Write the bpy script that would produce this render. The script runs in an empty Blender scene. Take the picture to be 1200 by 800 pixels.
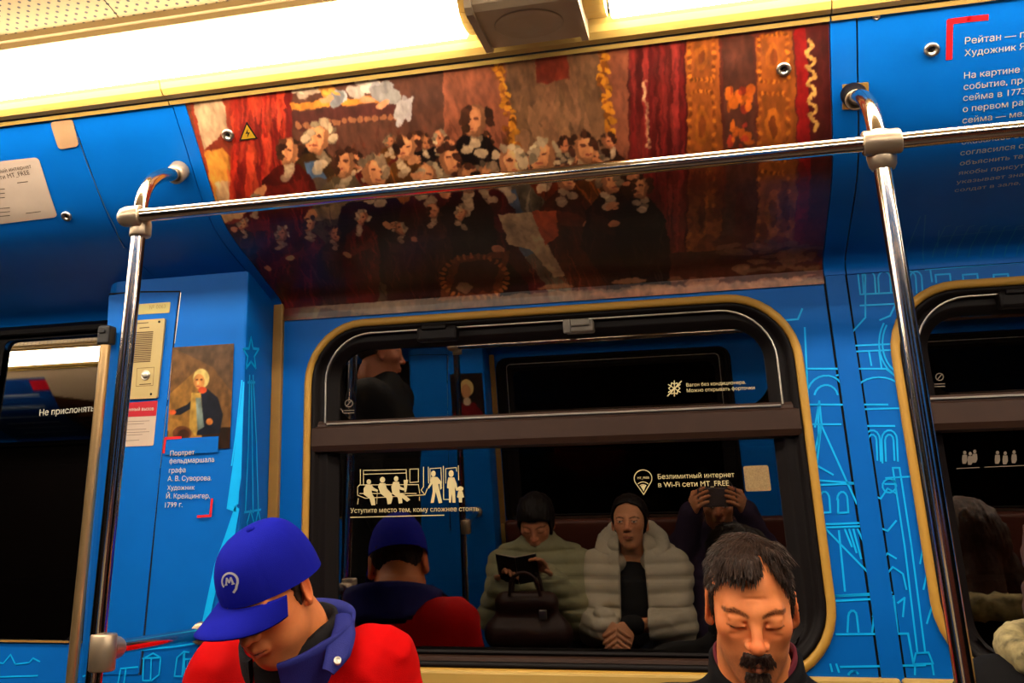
import bpy, bmesh, math, random
import numpy as np
from mathutils import Matrix, Vector
from mathutils.geometry import delaunay_2d_cdt

random.seed(4)
rng = np.random.default_rng(4)
sc = bpy.context.scene
COL = sc.collection

# ------------------------------------------------------------------ camera, world, exposure
# The near wall of the carriage is built upright in its own frame (Y = 0 is the wall, Z runs up the wall);
# in the carriage that wall leans inward by LEAN, so everything on that side is turned by TILT at the end.
LEAN = math.radians(5.0)
CAM_W = np.array([0.0, -2.1, 1.25])
CAM_Z = 1.18
TILT = Matrix.Translation((0, -2.1, CAM_Z)) @ Matrix.Rotation(LEAN, 4, 'X') @ Matrix.Translation((0, 2.1, -1.25))
MIRROR = Matrix.Translation((0, -1.25, 0)) @ Matrix.Diagonal((1, -1, 1, 1)) @ Matrix.Translation((0, 1.25, 0))
F_PX, PX0, PY0 = 1161.017, 513.065, 220.835
PITCH, ROLL, YAW = math.radians(17.58039), math.radians(1.22689), math.radians(14.2395)
RC = np.array((Matrix.Rotation(YAW, 3, 'Z') @ Matrix.Rotation(PITCH, 3, 'X') @ Matrix.Rotation(ROLL, 3, 'Y')))
cam_d = bpy.data.cameras.new('camera')
cam = bpy.data.objects.new('camera', cam_d)
COL.objects.link(cam)
cam_d.sensor_width = 36.0
cam_d.lens = 36.0 * F_PX / 1200.0
cam_d.shift_x = (600 - PX0) / 1200.0
cam_d.shift_y = (PY0 - 400) / 1200.0
cam_d.clip_start = 0.02
mw = Matrix.Identity(4)
for i in range(3):
    mw[i][0] = RC[i, 0]; mw[i][1] = RC[i, 2]; mw[i][2] = -RC[i, 1]; mw[i][3] = CAM_W[i]
WORLD_SCALE = 1.12                                  # the drawing units of this script are 1/1.12 m
mw = TILT @ mw
mw.translation *= WORLD_SCALE
cam.matrix_world = mw
sc.camera = cam

LAMP_STRENGTH = 36.5
ALBEDO = 0.5                                        # everything in the carriage is a little darker than its print colour, the lamps brighter
FAR_LAMPS = 0.95                                    # the strips on the other side burn a little dimmer
EXPOSURE = 0.0
sc.view_settings.view_transform = 'Standard'
sc.view_settings.look = 'None'
sc.view_settings.exposure = EXPOSURE
sc.view_settings.gamma = 1.0
sc.view_settings.use_curve_mapping = False
world = bpy.data.worlds.new('world')
sc.world = world
world.use_nodes = True
world.node_tree.nodes['Background'].inputs[0].default_value = (0.01, 0.009, 0.008, 1)
world.node_tree.nodes['Background'].inputs[1].default_value = 0.1
try:
    sc.cycles.max_bounces = 8
    sc.cycles.sample_clamp_indirect = 6.0
except Exception:
    pass


def ray(px, py):
    return RC @ np.array([(px - PX0) / F_PX, 1.0, (PY0 - py) / F_PX])


def at(px, py, Y):
    d = ray(px, py)
    return CAM_W + d * ((Y - CAM_W[1]) / d[1])


def at_x(px, py, X):
    d = ray(px, py)
    return CAM_W + d * ((X - CAM_W[0]) / d[0])


# ------------------------------------------------------------------ materials
def srgb(r, g, b):
    f = lambda c: (c / 255.0) / 12.92 if c / 255.0 <= 0.04045 else ((c / 255.0 + 0.055) / 1.055) ** 2.4
    return (f(r), f(g), f(b))


MATS = {}


def mat(name, col=(0.5, 0.5, 0.5), rough=0.5, metal=0.0, var=0.06, scale=30.0, bump=0.0, bscale=200.0, attr=None, spec=0.5, sss=0.0, coat=0.0, sheen=0.0):
    if name in MATS:
        return MATS[name]
    m = bpy.data.materials.new(name)
    m.use_nodes = True
    nt = m.node_tree
    b = nt.nodes['Principled BSDF']
    b.inputs['Roughness'].default_value = rough
    b.inputs['Metallic'].default_value = metal
    b.inputs['Specular IOR Level'].default_value = spec if metal > .6 else spec * .55
    b.inputs['Coat Weight'].default_value = coat
    b.inputs['Sheen Weight'].default_value = sheen
    if sss:
        b.inputs['Subsurface Weight'].default_value = sss
        b.inputs['Subsurface Radius'].default_value = (0.012, 0.004, 0.002)
        b.inputs['Subsurface Scale'].default_value = 0.6
    tc = nt.nodes.new('ShaderNodeTexCoord')
    nz = nt.nodes.new('ShaderNodeTexNoise')
    nz.inputs['Scale'].default_value = scale
    nz.inputs['Detail'].default_value = 4
    nt.links.new(tc.outputs['Object'], nz.inputs['Vector'])
    mr = nt.nodes.new('ShaderNodeMapRange')
    mr.inputs['From Min'].default_value = 0.25
    mr.inputs['From Max'].default_value = 0.75
    k_ = 1.0 if metal > .6 else ALBEDO * {'skin': 1.5, 'light_blue_print': 1.5, 'cream_ceiling': 1.35, 'perforated_ceiling': 1.35, 'grey_brown_plastic': 1.4}.get(name, 1.0)
    mr.inputs['To Min'].default_value = (1.0 - var) * k_
    mr.inputs['To Max'].default_value = (1.0 + var) * k_
    nt.links.new(nz.outputs['Fac'], mr.inputs['Value'])
    hs = nt.nodes.new('ShaderNodeHueSaturation')
    if attr:
        at_ = nt.nodes.new('ShaderNodeAttribute')
        at_.attribute_name = attr
        nt.links.new(at_.outputs['Color'], hs.inputs['Color'])
    else:
        hs.inputs['Color'].default_value = (*col, 1)
    nt.links.new(mr.outputs['Result'], hs.inputs['Value'])
    nt.links.new(hs.outputs['Color'], b.inputs['Base Color'])
    if bump:
        n2 = nt.nodes.new('ShaderNodeTexNoise')
        n2.inputs['Scale'].default_value = bscale
        n2.inputs['Detail'].default_value = 3
        nt.links.new(tc.outputs['Object'], n2.inputs['Vector'])
        bp = nt.nodes.new('ShaderNodeBump')
        bp.inputs['Strength'].default_value = bump
        bp.inputs['Distance'].default_value = 0.002
        nt.links.new(n2.outputs['Fac'], bp.inputs['Height'])
        nt.links.new(bp.outputs['Normal'], b.inputs['Normal'])
    MATS[name] = m
    return m


BLUE = mat('blue_vinyl', srgb(0, 118, 226), 0.45, var=0.05, scale=14, bump=0.05, bscale=300, spec=0.2)
CREAM = mat('cream_plastic', srgb(226, 184, 96), 0.4, var=0.05, scale=9)
CREAM2 = mat('cream_ceiling', srgb(232, 190, 118), 0.5, var=0.04, scale=6)
RUBBER = mat('black_rubber', srgb(20, 12, 12), 0.55, spec=0.2, var=0.15)
BRONZE = mat('bronze_anodised', srgb(64, 42, 32), 0.45, spec=.3, metal=0.1, var=0.1)
STRIPM = mat('tan_strip', srgb(190, 142, 70), 0.45, metal=0.1, var=0.06)
CHROME = mat('polished_steel', srgb(212, 200, 186), 0.13, metal=1.0, var=0.05, scale=12)
STEEL = mat('brushed_steel', srgb(190, 180, 165), 0.3, metal=1.0, var=0.08)
CLAMP = mat('satin_clamp', srgb(168, 148, 124), 0.36, metal=0.75, var=0.06)
DARK = mat('dark_gap', srgb(12, 9, 9), 0.8)
PRINT_LINE = mat('light_blue_print', srgb(0, 178, 255), 0.45, var=0.04, spec=0.35)
WHITE_PRINT = mat('white_print', srgb(236, 226, 204), 0.5, var=0.03)
CREAM_PRINT = mat('cream_print', srgb(244, 222, 164), 0.5, var=0.03)
RED_PRINT = mat('red_print', srgb(244, 26, 40), 0.5, var=0.04)
BLACK_PRINT = mat('black_print', srgb(26, 22, 20), 0.5, var=0.05)
PAPER = mat('pale_sticker', srgb(226, 200, 178), 0.5, var=0.03)
GREYBOX = mat('grey_brown_plastic', srgb(186, 160, 126), 0.5, var=0.05, bump=0.08, bscale=500)


def perforated():
    m = mat('perforated_ceiling', srgb(232, 190, 118), 0.5, var=0.04, scale=6)
    nt = m.node_tree
    b = nt.nodes['Principled BSDF']
    src = b.inputs['Base Color'].links[0].from_socket
    tc = nt.nodes.new('ShaderNodeTexCoord')
    sp = nt.nodes.new('ShaderNodeSeparateXYZ')
    nt.links.new(tc.outputs['Object'], sp.inputs[0])

    def math_(op, a, bb=None):
        n = nt.nodes.new('ShaderNodeMath')
        n.operation = op
        for i, v in enumerate((a, bb)):
            if v is None:
                continue
            if hasattr(v, 'node'):
                nt.links.new(v, n.inputs[i])
            else:
                n.inputs[i].default_value = v
        return n.outputs[0]
    px, py = 0.0125, 0.0125
    row = math_('FLOOR', math_('DIVIDE', sp.outputs['Y'], py))
    odd = math_('MODULO', math_('ABSOLUTE', row), 2.0)
    fx = math_('SUBTRACT', math_('FRACT', math_('ADD', math_('DIVIDE', sp.outputs['X'], px * 1.6), math_('MULTIPLY', odd, 0.5))), 0.5)
    fy = math_('SUBTRACT', math_('FRACT', math_('DIVIDE', sp.outputs['Y'], py)), 0.5)
    dx = math_('MULTIPLY', fx, px * 1.6)
    dy = math_('MULTIPLY', fy, py)
    d = math_('SQRT', math_('ADD', math_('MULTIPLY', dx, dx), math_('MULTIPLY', dy, dy)))
    hole = math_('LESS_THAN', d, 0.0030)
    mx = nt.nodes.new('ShaderNodeMix')
    mx.data_type = 'RGBA'
    nt.links.new(hole, mx.inputs['Factor'])
    nt.links.new(src, mx.inputs[6])
    mx.inputs[7].default_value = (0.03, 0.012, 0.008, 1)
    nt.links.new(mx.outputs[2], b.inputs['Base Color'])
    return m


PERF = perforated()


def glass_mat(name, refl, tint, most=1.0):
    m = bpy.data.materials.new(name)
    m.use_nodes = True
    nt = m.node_tree
    nt.nodes.clear()
    out = nt.nodes.new('ShaderNodeOutputMaterial')
    mix = nt.nodes.new('ShaderNodeMixShader')
    tr = nt.nodes.new('ShaderNodeBsdfTransparent')
    tr.inputs[0].default_value = (tint, tint * 0.92, tint * 0.9, 1)
    gl = nt.nodes.new('ShaderNodeBsdfGlossy')
    gl.inputs['Roughness'].default_value = 0.0
    gl.inputs['Color'].default_value = (1, 0.94, 0.88, 1)
    fr = nt.nodes.new('ShaderNodeFresnel')
    fr.inputs['IOR'].default_value = 1.5
    mr = nt.nodes.new('ShaderNodeMapRange')
    mr.inputs['From Min'].default_value = 0.0
    mr.inputs['From Max'].default_value = 1.0
    mr.inputs['To Min'].default_value = refl
    mr.inputs['To Max'].default_value = most
    nt.links.new(fr.outputs[0], mr.inputs['Value'])
    nt.links.new(mr.outputs[0], mix.inputs[0])
    nt.links.new(tr.outputs[0], mix.inputs[1])
    nt.links.new(gl.outputs[0], mix.inputs[2])
    nt.links.new(mix.outputs[0], out.inputs[0])
    return m


GLASS = glass_mat("window_glass", 0.11, 0.4)
GLASS_DULL = glass_mat('window_glass_dull', 0.0, 0.3, .25)


def lamp_mat(name, LAMP_STRENGTH):
    m = bpy.data.materials.new(name)
    m.use_nodes = True
    nt = m.node_tree
    b = nt.nodes['Principled BSDF']
    b.inputs['Base Color'].default_value = (0.9, 0.88, 0.8, 1)
    b.inputs['Emission Color'].default_value = (1.0, 0.88, 0.70, 1)
    b.inputs['Emission Strength'].default_value = LAMP_STRENGTH
    nz = nt.nodes.new('ShaderNodeTexNoise')
    nz.inputs['Scale'].default_value = 3
    mr = nt.nodes.new('ShaderNodeMapRange')
    mr.inputs['To Min'].default_value = LAMP_STRENGTH * 0.92
    mr.inputs['To Max'].default_value = LAMP_STRENGTH * 1.08
    nt.links.new(nz.outputs['Fac'], mr.inputs['Value'])
    nt.links.new(mr.outputs[0], b.inputs['Emission Strength'])
    return m


LAMP = lamp_mat('lit_diffuser', LAMP_STRENGTH)
LAMP_FAR = lamp_mat('lit_diffuser_dimmer', LAMP_STRENGTH * FAR_LAMPS)

# ------------------------------------------------------------------ objects
OFF = {}
NEAR, FREE = [], []


def tag(o, label=None, cat=None, group=None, kind=None):
    if label: o['label'] = label
    if cat: o['category'] = cat
    if group: o['group'] = group
    if kind: o['kind'] = kind
    return o


def thing(name, label, cat, loc=(0, 0, 0), group=None, free=False):
    o = bpy.data.objects.new(name, None)
    o.empty_display_size = 0.05
    COL.objects.link(o)
    o.location = loc
    OFF[o.name] = np.array(loc, float)
    (FREE if free else NEAR).append(o)
    return tag(o, label, cat, group)


class MB:
    def __init__(self):
        self.v, self.f, self.s, self.n = [], [], [], 0

    def add(self, verts, faces, smooth=False):
        verts = np.asarray(verts, float).reshape(-1, 3)
        self.v.append(verts)
        k = self.n
        for f in faces:
            self.f.append([i + k for i in f])
            self.s.append(smooth)
        self.n += len(verts)
        return self

    def box(self, x0, x1, y0, y1, z0, z1, bevel=0.0, seg=2, R=None, c=None):
        bm = bmesh.new()
        bmesh.ops.create_cube(bm, size=1.0)
        for v in bm.verts:
            v.co = Vector(((x0 + x1) / 2 + v.co.x * (x1 - x0), (y0 + y1) / 2 + v.co.y * (y1 - y0), (z0 + z1) / 2 + v.co.z * (z1 - z0)))
        if bevel:
            bmesh.ops.bevel(bm, geom=list(bm.edges), offset=bevel, segments=seg, affect='EDGES', profile=0.5)
        bm.verts.index_update()
        vs = np.array([v.co[:] for v in bm.verts])
        if R is not None:
            c = np.asarray(c, float)
            vs = (vs - c) @ np.asarray(R).T + c
        self.add(vs, [[v.index for v in f.verts] for f in bm.faces], smooth=False)
        bm.free()
        return self

    def loft(self, rings, closed=True, cap0=False, cap1=False, smooth=True):
        n = len(rings[0])
        vs = np.concatenate([np.asarray(r, float) for r in rings])
        fs = []
        for i in range(len(rings) - 1):
            for j in range(n if closed else n - 1):
                a, b = i * n + j, i * n + (j + 1) % n
                fs.append([a, b, b + n, a + n])
        self.add(vs, fs, smooth)
        if cap0: self.add(rings[0], [list(range(n))[::-1]], False)
        if cap1: self.add(rings[-1], [list(range(n))], False)
        return self

    def tube(self, pts, r, n=14, caps=True, smooth=True):
        pts = np.asarray(pts, float)
        rs = np.full(len(pts), r) if np.isscalar(r) else np.asarray(r, float)
        t = np.gradient(pts, axis=0)
        t /= np.linalg.norm(t, axis=1)[:, None] + 1e-12
        ref = np.array([0, 0, 1.0]) if abs(t[0][2]) < 0.9 else np.array([1.0, 0, 0])
        u = np.cross(t[0], ref); u /= np.linalg.norm(u)
        rings = []
        a = np.linspace(0, 2 * math.pi, n, endpoint=False)
        for p, tt, rr_ in zip(pts, t, rs):
            u = u - tt * (u @ tt); u /= np.linalg.norm(u) + 1e-12
            w = np.cross(tt, u)
            rings.append(p + rr_ * (np.cos(a)[:, None] * u + np.sin(a)[:, None] * w))
        return self.loft(rings, True, caps, caps, smooth)

    def lathe(self, o, axis, prof, n=24):
        """prof: (distance along axis, radius)"""
        axis = np.asarray(axis, float); axis /= np.linalg.norm(axis)
        ref = np.array([0, 0, 1.0]) if abs(axis[2]) < 0.9 else np.array([1.0, 0, 0])
        u = np.cross(axis, ref); u /= np.linalg.norm(u)
        w = np.cross(axis, u)
        a = np.linspace(0, 2 * math.pi, n, endpoint=False)
        rings = [np.asarray(o, float) + axis * d + max(r, 1e-5) * (np.cos(a)[:, None] * u + np.sin(a)[:, None] * w) for d, r in prof]
        return self.loft(rings, True, True, True, True)

    def build(self, name, m, parent=None, free=False, colors=None, autosmooth=None):
        vs = np.concatenate(self.v) if self.v else np.zeros((0, 3))
        off = OFF.get(parent.name, np.zeros(3)) if parent is not None else np.zeros(3)
        me = bpy.data.meshes.new(name)
        me.from_pydata((vs - off).tolist(), [], self.f)
        me.polygons.foreach_set('use_smooth', self.s)
        if colors is not None:
            ca = me.color_attributes.new('Col', 'FLOAT_COLOR', 'POINT')
            c4 = np.ones((len(vs), 4), np.float32)
            c4[:, :3] = colors
            ca.data.foreach_set('color', c4.ravel())
        me.materials.append(m)
        me.update()
        o = bpy.data.objects.new(name, me)
        COL.objects.link(o)
        if parent is not None:
            o.parent = parent
            OFF[o.name] = off
        else:
            (FREE if free else NEAR).append(o)
            OFF[o.name] = np.zeros(3)
        return o


def struct(name, mb, m, label, parent=None, free=False):
    o = mb.build(name, m, parent, free)
    if parent is None:
        tag(o, label, None, None, 'structure')
    return o


def rr(x0, x1, z0, z1, r, Y, n=9):
    r = max(r, 1e-4)
    pts = []
    for cx, cz, a0 in ((x1 - r, z1 - r, 0), (x0 + r, z1 - r, 90), (x0 + r, z0 + r, 180), (x1 - r, z0 + r, 270)):
        for a in np.linspace(a0, a0 + 90, n + 1):
            pts.append((cx + r * math.cos(math.radians(a)), Y, cz + r * math.sin(math.radians(a))))
    return np.array(pts)


def catmull(pts, n=8):
    pts = np.asarray(pts, float)
    P = np.vstack([2 * pts[0] - pts[1], pts, 2 * pts[-1] - pts[-2]])
    out = []
    for i in range(1, len(P) - 2):
        t = np.linspace(0, 1, n, endpoint=False)[:, None]
        a, b, c, d = P[i - 1], P[i], P[i + 1], P[i + 2]
        out.append(0.5 * (2 * b + (c - a) * t + (2 * a - 5 * b + 4 * c - d) * t ** 2 + (3 * b - a - 3 * c + d) * t ** 3))
    out.append(P[-2][None])
    return np.concatenate(out)


# ------------------------------------------------------------------ surfaces that carry print
class Flat:                                   # a vertical plane parallel to the wall
    def __init__(self, Y): self.Y = Y
    def ab(self, px, py):
        p = at(px, py, self.Y); return np.array([p[0], p[2]])
    def w(self, ab, off=0.0):
        ab = np.asarray(ab, float)
        return np.stack([ab[:, 0], np.full(len(ab), self.Y - off), ab[:, 1]], 1)


class Side:                                   # a plane across the carriage, seen from +X
    def __init__(self, X): self.X = X
    def ab(self, px, py):
        p = at_x(px, py, self.X); return np.array([p[1], p[2]])
    def w(self, ab, off=0.0):
        ab = np.asarray(ab, float)
        return np.stack([np.full(len(ab), self.X + off), ab[:, 0], ab[:, 1]], 1)


PROF = catmull([(0, 1.684), (-.022, 1.704), (-.08, 1.723), (-.16, 1.749), (-.24, 1.774), (-.305, 1.802), (-.355, 1.84), (-.398, 1.885), (-.438, 1.93), (-.47, 1.964), (-.503, 2.0)], 6)
PROF = np.vstack([[(-.002, 1.652), (-.002, 1.668)], PROF])
PS = np.concatenate([[0], np.cumsum(np.linalg.norm(np.diff(PROF, axis=0), axis=1))])


class Panel:                                  # the curved panels over the windows: a = X, b = length along the curve
    def ab(self, px, py):
        d = ray(px, py)
        best = None
        for i in range(len(PROF) - 1, 0, -1):
            p, q = PROF[i - 1], PROF[i]
            # CAM + d*l = p + (q-p)*t in (Y, Z)
            A = np.array([[d[1], -(q[0] - p[0])], [d[2], -(q[1] - p[1])]])
            bb = np.array([p[0] - CAM_W[1], p[1] - CAM_W[2]])
            try:
                l, t = np.linalg.solve(A, bb)
            except np.linalg.LinAlgError:
                continue
            if -0.02 <= t <= 1.02 and l > 0 and (best is None or l < best[0]):
                best = (l, d[0] * l, PS[i - 1] + t * (PS[i] - PS[i - 1]))
        if best is None:
            best = (0, (at(px, py, -.5))[0], PS[-1] if py < 250 else 0)
        return np.array(best[1:])
    def w(self, ab, off=0.0):
        ab = np.asarray(ab, float)
        s = np.clip(ab[:, 1], 0, PS[-1])
        y, z = np.interp(s, PS, PROF[:, 0]), np.interp(s, PS, PROF[:, 1])
        e = 0.004
        ty = np.interp(s + e, PS, PROF[:, 0]) - np.interp(s - e, PS, PROF[:, 0])
        tz = np.interp(s + e, PS, PROF[:, 1]) - np.interp(s - e, PS, PROF[:, 1])
        L = np.hypot(ty, tz) + 1e-9
        ny, nz = -tz / L, ty / L
        return np.stack([ab[:, 0], y + ny * off, z + nz * off], 1)


WALL, BOXF, DOORP, PANEL = Flat(0.0), Flat(-.147), Flat(0.0), Panel()
_txt = {}


def text_mesh(s, bold):
    if (s, bold) in _txt:
        return _txt[(s, bold)]
    c = bpy.data.curves.new('t', 'FONT')
    c.body = s
    c.resolution_u = 2
    c.offset = 0.038 if bold else 0.004
    c.fill_mode = 'NONE'
    o = bpy.data.objects.new('t', c)
    COL.objects.link(o)
    dg = bpy.context.evaluated_depsgraph_get()
    me = bpy.data.meshes.new_from_object(o.evaluated_get(dg), depsgraph=dg)
    v = np.array([x.co[:2] for x in me.vertices])
    ed = [tuple(e.vertices) for e in me.edges]
    r = delaunay_2d_cdt([Vector(q) for q in v], ed, [], 0, 1e-6)
    a_, b_ = v[[e[0] for e in ed]], v[[e[1] for e in ed]]
    v = np.array([q[:] for q in r[0]])
    tri = np.array([list(t) for t in r[2]])
    cen = v[tri].mean(1)
    ins = np.zeros(len(tri), int)
    for (ax, ay), (bx, by) in zip(a_, b_):
        if ay == by: continue
        ins += ((ay > cen[:, 1]) != (by > cen[:, 1])) & (cen[:, 0] < (bx - ax) * (cen[:, 1] - ay) / (by - ay) + ax)
    f = tri[ins % 2 == 1].tolist()
    bpy.data.objects.remove(o)
    bpy.data.curves.remove(c)
    bpy.data.meshes.remove(me)
    _txt[(s, bold)] = (v, f)
    return v, f


def text(mb, s, surf, A, B=None, cap=None, bold=False, off=0.0012, mirror=False):
    """Lettering from photo point A (baseline start) to B (baseline end); with cap (metres) B only gives the direction."""
    v, f = text_mesh(s, bold)
    a, b = surf.ab(*A), surf.ab(*B)
    d = b - a
    L = np.linalg.norm(d)
    d /= L
    n = np.array([-d[1], d[0]])
    x0, x1 = v[:, 0].min(), v[:, 0].max()
    k = cap / 0.72 if cap else L / (x1 - x0)
    ab = a + ((v[:, 0] - x0) * k)[:, None] * d + (v[:, 1] * k)[:, None] * n
    mb.add(surf.w(ab, off), f)


def ribbons(mb, surf, lines, width, off=0.001):
    """Printed strokes along photo polylines."""
    for ln in lines:
        p = np.array([surf.ab(*q) for q in ln])
        for i in range(len(p) - 1):
            d = p[i + 1] - p[i]
            L = np.linalg.norm(d)
            if L < 1e-6: continue
            d /= L
            n = np.array([-d[1], d[0]]) * width / 2
            a, b = p[i] - d * width * .35, p[i + 1] + d * width * .35
            seg = max(1, int(L / 0.02)) if isinstance(surf, Panel) else 1
            for s in range(seg):
                q0, q1 = a + (b - a) * s / seg, a + (b - a) * (s + 1) / seg
                mb.add(surf.w(np.array([q0 - n, q1 - n, q1 + n, q0 + n]), off), [[0, 1, 2, 3]])


def poly(mb, surf, pts, off=0.001):
    mb.add(surf.w(np.array([surf.ab(*p) for p in pts]), off), [list(range(len(pts)))])


def arc(cx, cy, rx, ry, a0, a1, n=10):
    return [(cx + rx * math.cos(math.radians(a)), cy + ry * math.sin(math.radians(a))) for a in np.linspace(a0, a1, n)]


def slab(mb, surf, ab_pts, t, off=0.0):
    """A thin plate with the outline ab_pts (surface coordinates), thickness t."""
    k = np.asarray(ab_pts, float)
    lo, hi = surf.w(k, off), surf.w(k, off + t)
    n = len(k)
    mb.add(np.vstack([lo, hi]), [[n + i for i in range(n)], list(range(n))[::-1]] + [[i, (i + 1) % n, n + (i + 1) % n, n + i] for i in range(n)])


def rrect_ab(c0, c1, c2, c3, r, n=4):
    """rounded quad through four corner points (ordered)"""
    P = [np.asarray(p, float) for p in (c0, c1, c2, c3)]
    out = []
    for i in range(4):
        p, a, b = P[i], P[i - 1], P[(i + 1) % 4]
        u = (a - p) / np.linalg.norm(a - p); w = (b - p) / np.linalg.norm(b - p)
        for t in np.linspace(0, 1, n):
            out.append(p + u * r * (1 - t) ** 2 + w * r * t ** 2)
    return np.array(out)


# ------------------------------------------------------------------ noise and signed distance surfaces (people)
_perm = rng.random((64, 64, 64)).astype(np.float32)


def vnoise(p):
    p = np.asarray(p, np.float32)
    i = np.floor(p).astype(int)
    f = p - i
    f = f * f * (3 - 2 * f)
    i0, i1 = i & 63, (i + 1) & 63
    def g(a, b, c): return _perm[a, b, c]
    x0, y0, z0, x1, y1, z1 = i0[:, 0], i0[:, 1], i0[:, 2], i1[:, 0], i1[:, 1], i1[:, 2]
    fx, fy, fz = f[:, 0], f[:, 1], f[:, 2]
    a = g(x0, y0, z0) * (1 - fx) + g(x1, y0, z0) * fx
    b = g(x0, y1, z0) * (1 - fx) + g(x1, y1, z0) * fx
    c = g(x0, y0, z1) * (1 - fx) + g(x1, y0, z1) * fx
    d = g(x0, y1, z1) * (1 - fx) + g(x1, y1, z1) * fx
    return ((a * (1 - fy) + b * fy) * (1 - fz) + (c * (1 - fy) + d * fy) * fz) * 2 - 1


def fbm(p, o=3):
    s, a = 0, 1.0
    for k in range(o):
        s = s + a * vnoise(np.asarray(p) * 2 ** k + 17.3 * k)
        a *= .5
    return s / 1.75


def E(c, r, k=.01, R=None, sub=False): return ('e', np.array(c, float), np.array(r, float), k, R, sub)
def K(a, b, ra, rb=None, k=.01, sub=False): return ('c', np.array(a, float), np.array(b, float), ra, ra if rb is None else rb, k, sub)


def sdf(prims, P, d=None):
    for q in prims:
        if q[0] == 'e':
            _, c, r, k, R, sub = q
            x = P - c
            if R is not None: x = x @ R
            k0 = np.linalg.norm(x / r, axis=1)
            k1 = np.linalg.norm(x / (r * r), axis=1) + 1e-9
            e = k0 * (k0 - 1) / k1
        else:
            _, a, b, ra, rb, k, sub = q
            ab = b - a
            h = np.clip(((P - a) @ ab) / (ab @ ab + 1e-12), 0, 1)
            e = np.linalg.norm(P - a - h[:, None] * ab, axis=1) - (ra + (rb - ra) * h)
        if d is None: d = e
        elif sub:
            h = np.clip(.5 - .5 * (d + e) / k, 0, 1)
            d = d * (1 - h) - e * h + k * h * (1 - h)
        else:
            h = np.clip(.5 + .5 * (d - e) / k, 0, 1)
            d = d * (1 - h) + e * h - k * h * (1 - h)
    return d


def surface(f, lo, hi, h):
    """Continuous surface of f = 0 (surface nets on a grid refined only near the surface)."""
    lo, hi = np.asarray(lo, float), np.asarray(hi, float)
    B = 8
    nb = np.maximum(1, np.ceil((hi - lo) / (h * B)).astype(int))
    n = nb * B + 1
    D = np.ones(n, np.float32)
    bi = np.stack(np.meshgrid(*[np.arange(k) for k in nb], indexing='ij'), -1).reshape(-1, 3)
    cen = lo + (bi + .5) * h * B
    dc = f(cen)
    rad = h * B * .87 * 1.7 + .012
    loc = np.stack(np.meshgrid(*[np.arange(B + 1)] * 3, indexing='ij'), -1).reshape(-1, 3)
    far = np.abs(dc) >= rad
    for b, v in zip(bi[far], dc[far]):
        if v < 0:
            D[b[0] * B:b[0] * B + B + 1, b[1] * B:b[1] * B + B + 1, b[2] * B:b[2] * B + B + 1] = -1
    near = bi[~far]
    for c0 in range(0, len(near), 400):
        ch = near[c0:c0 + 400]
        ii = (ch[:, None, :] * B + loc[None]).reshape(-1, 3)
        D[ii[:, 0], ii[:, 1], ii[:, 2]] = f(lo + ii * h)
    S = D < 0
    c = sum(S[i:n[0] - 1 + i, j:n[1] - 1 + j, k:n[2] - 1 + k].astype(np.int8) for i in (0, 1) for j in (0, 1) for k in (0, 1))
    act = (c > 0) & (c < 8)
    idx = np.full(act.shape, -1, int)
    cells = np.argwhere(act)
    idx[act] = np.arange(len(cells))
    acc = np.zeros((len(cells), 3)); cnt = np.zeros(len(cells))
    corners = [(i, j, k) for i in (0, 1) for j in (0, 1) for k in (0, 1)]
    for a in corners:
        for ax in range(3):
            if a[ax]: continue
            b = list(a); b[ax] = 1
            da = D[cells[:, 0] + a[0], cells[:, 1] + a[1], cells[:, 2] + a[2]]
            db = D[cells[:, 0] + b[0], cells[:, 1] + b[1], cells[:, 2] + b[2]]
            m = (da < 0) != (db < 0)
            t = np.where(m, da / np.where(m, da - db, 1), 0)
            p = np.array(a, float)[None].repeat(len(cells), 0)
            p[:, ax] += t
            acc[m] += p[m]; cnt[m] += 1
    V = lo + (cells + acc / np.maximum(cnt, 1)[:, None]) * h
    Fs = []
    for ax in range(3):
        o1, o2 = (ax + 1) % 3, (ax + 2) % 3
        sl0 = [slice(None)] * 3; sl1 = [slice(None)] * 3
        sl0[ax] = slice(0, n[ax] - 1); sl1[ax] = slice(1, n[ax])
        e = S[tuple(sl0)] != S[tuple(sl1)]
        q = np.argwhere(e)
        q = q[(q[:, o1] > 0) & (q[:, o2] > 0) & (q[:, o1] < n[o1] - 1) & (q[:, o2] < n[o2] - 1)]
        if not len(q): continue
        u1 = np.zeros(3, int); u1[o1] = 1
        u2 = np.zeros(3, int); u2[o2] = 1
        quad = np.stack([idx[tuple((q - u1 - u2).T)], idx[tuple((q - u2).T)], idx[tuple(q.T)], idx[tuple((q - u1).T)]], 1)
        flip = ~S[tuple(q.T)]
        quad[flip] = quad[flip][:, ::-1]
        Fs.append(quad[(quad >= 0).all(1)])
    return V, np.concatenate(Fs)


def relax(V, Fq, it=2, a=.5):
    e = np.concatenate([Fq[:, [0, 1]], Fq[:, [1, 2]], Fq[:, [2, 3]], Fq[:, [3, 0]]])
    e = np.concatenate([e, e[:, ::-1]])
    cnt = np.bincount(e[:, 0], minlength=len(V)).astype(float)
    for _ in range(it):
        s = np.stack([np.bincount(e[:, 0], weights=V[e[:, 1], k], minlength=len(V)) for k in range(3)], 1)
        V = V * (1 - a) + a * s / np.maximum(cnt, 1)[:, None]
    return V

# ================================================================== STRUCTURE
X0, X1 = -3.6, 2.3                                  # how much of the carriage is built
W1 = dict(x0=-.8456, x1=.2059, z0=.924, z1=1.643, r=.135)
W2 = dict(x0=.3739, x1=1.4254, z0=.924, z1=1.640, r=.135)


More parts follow.
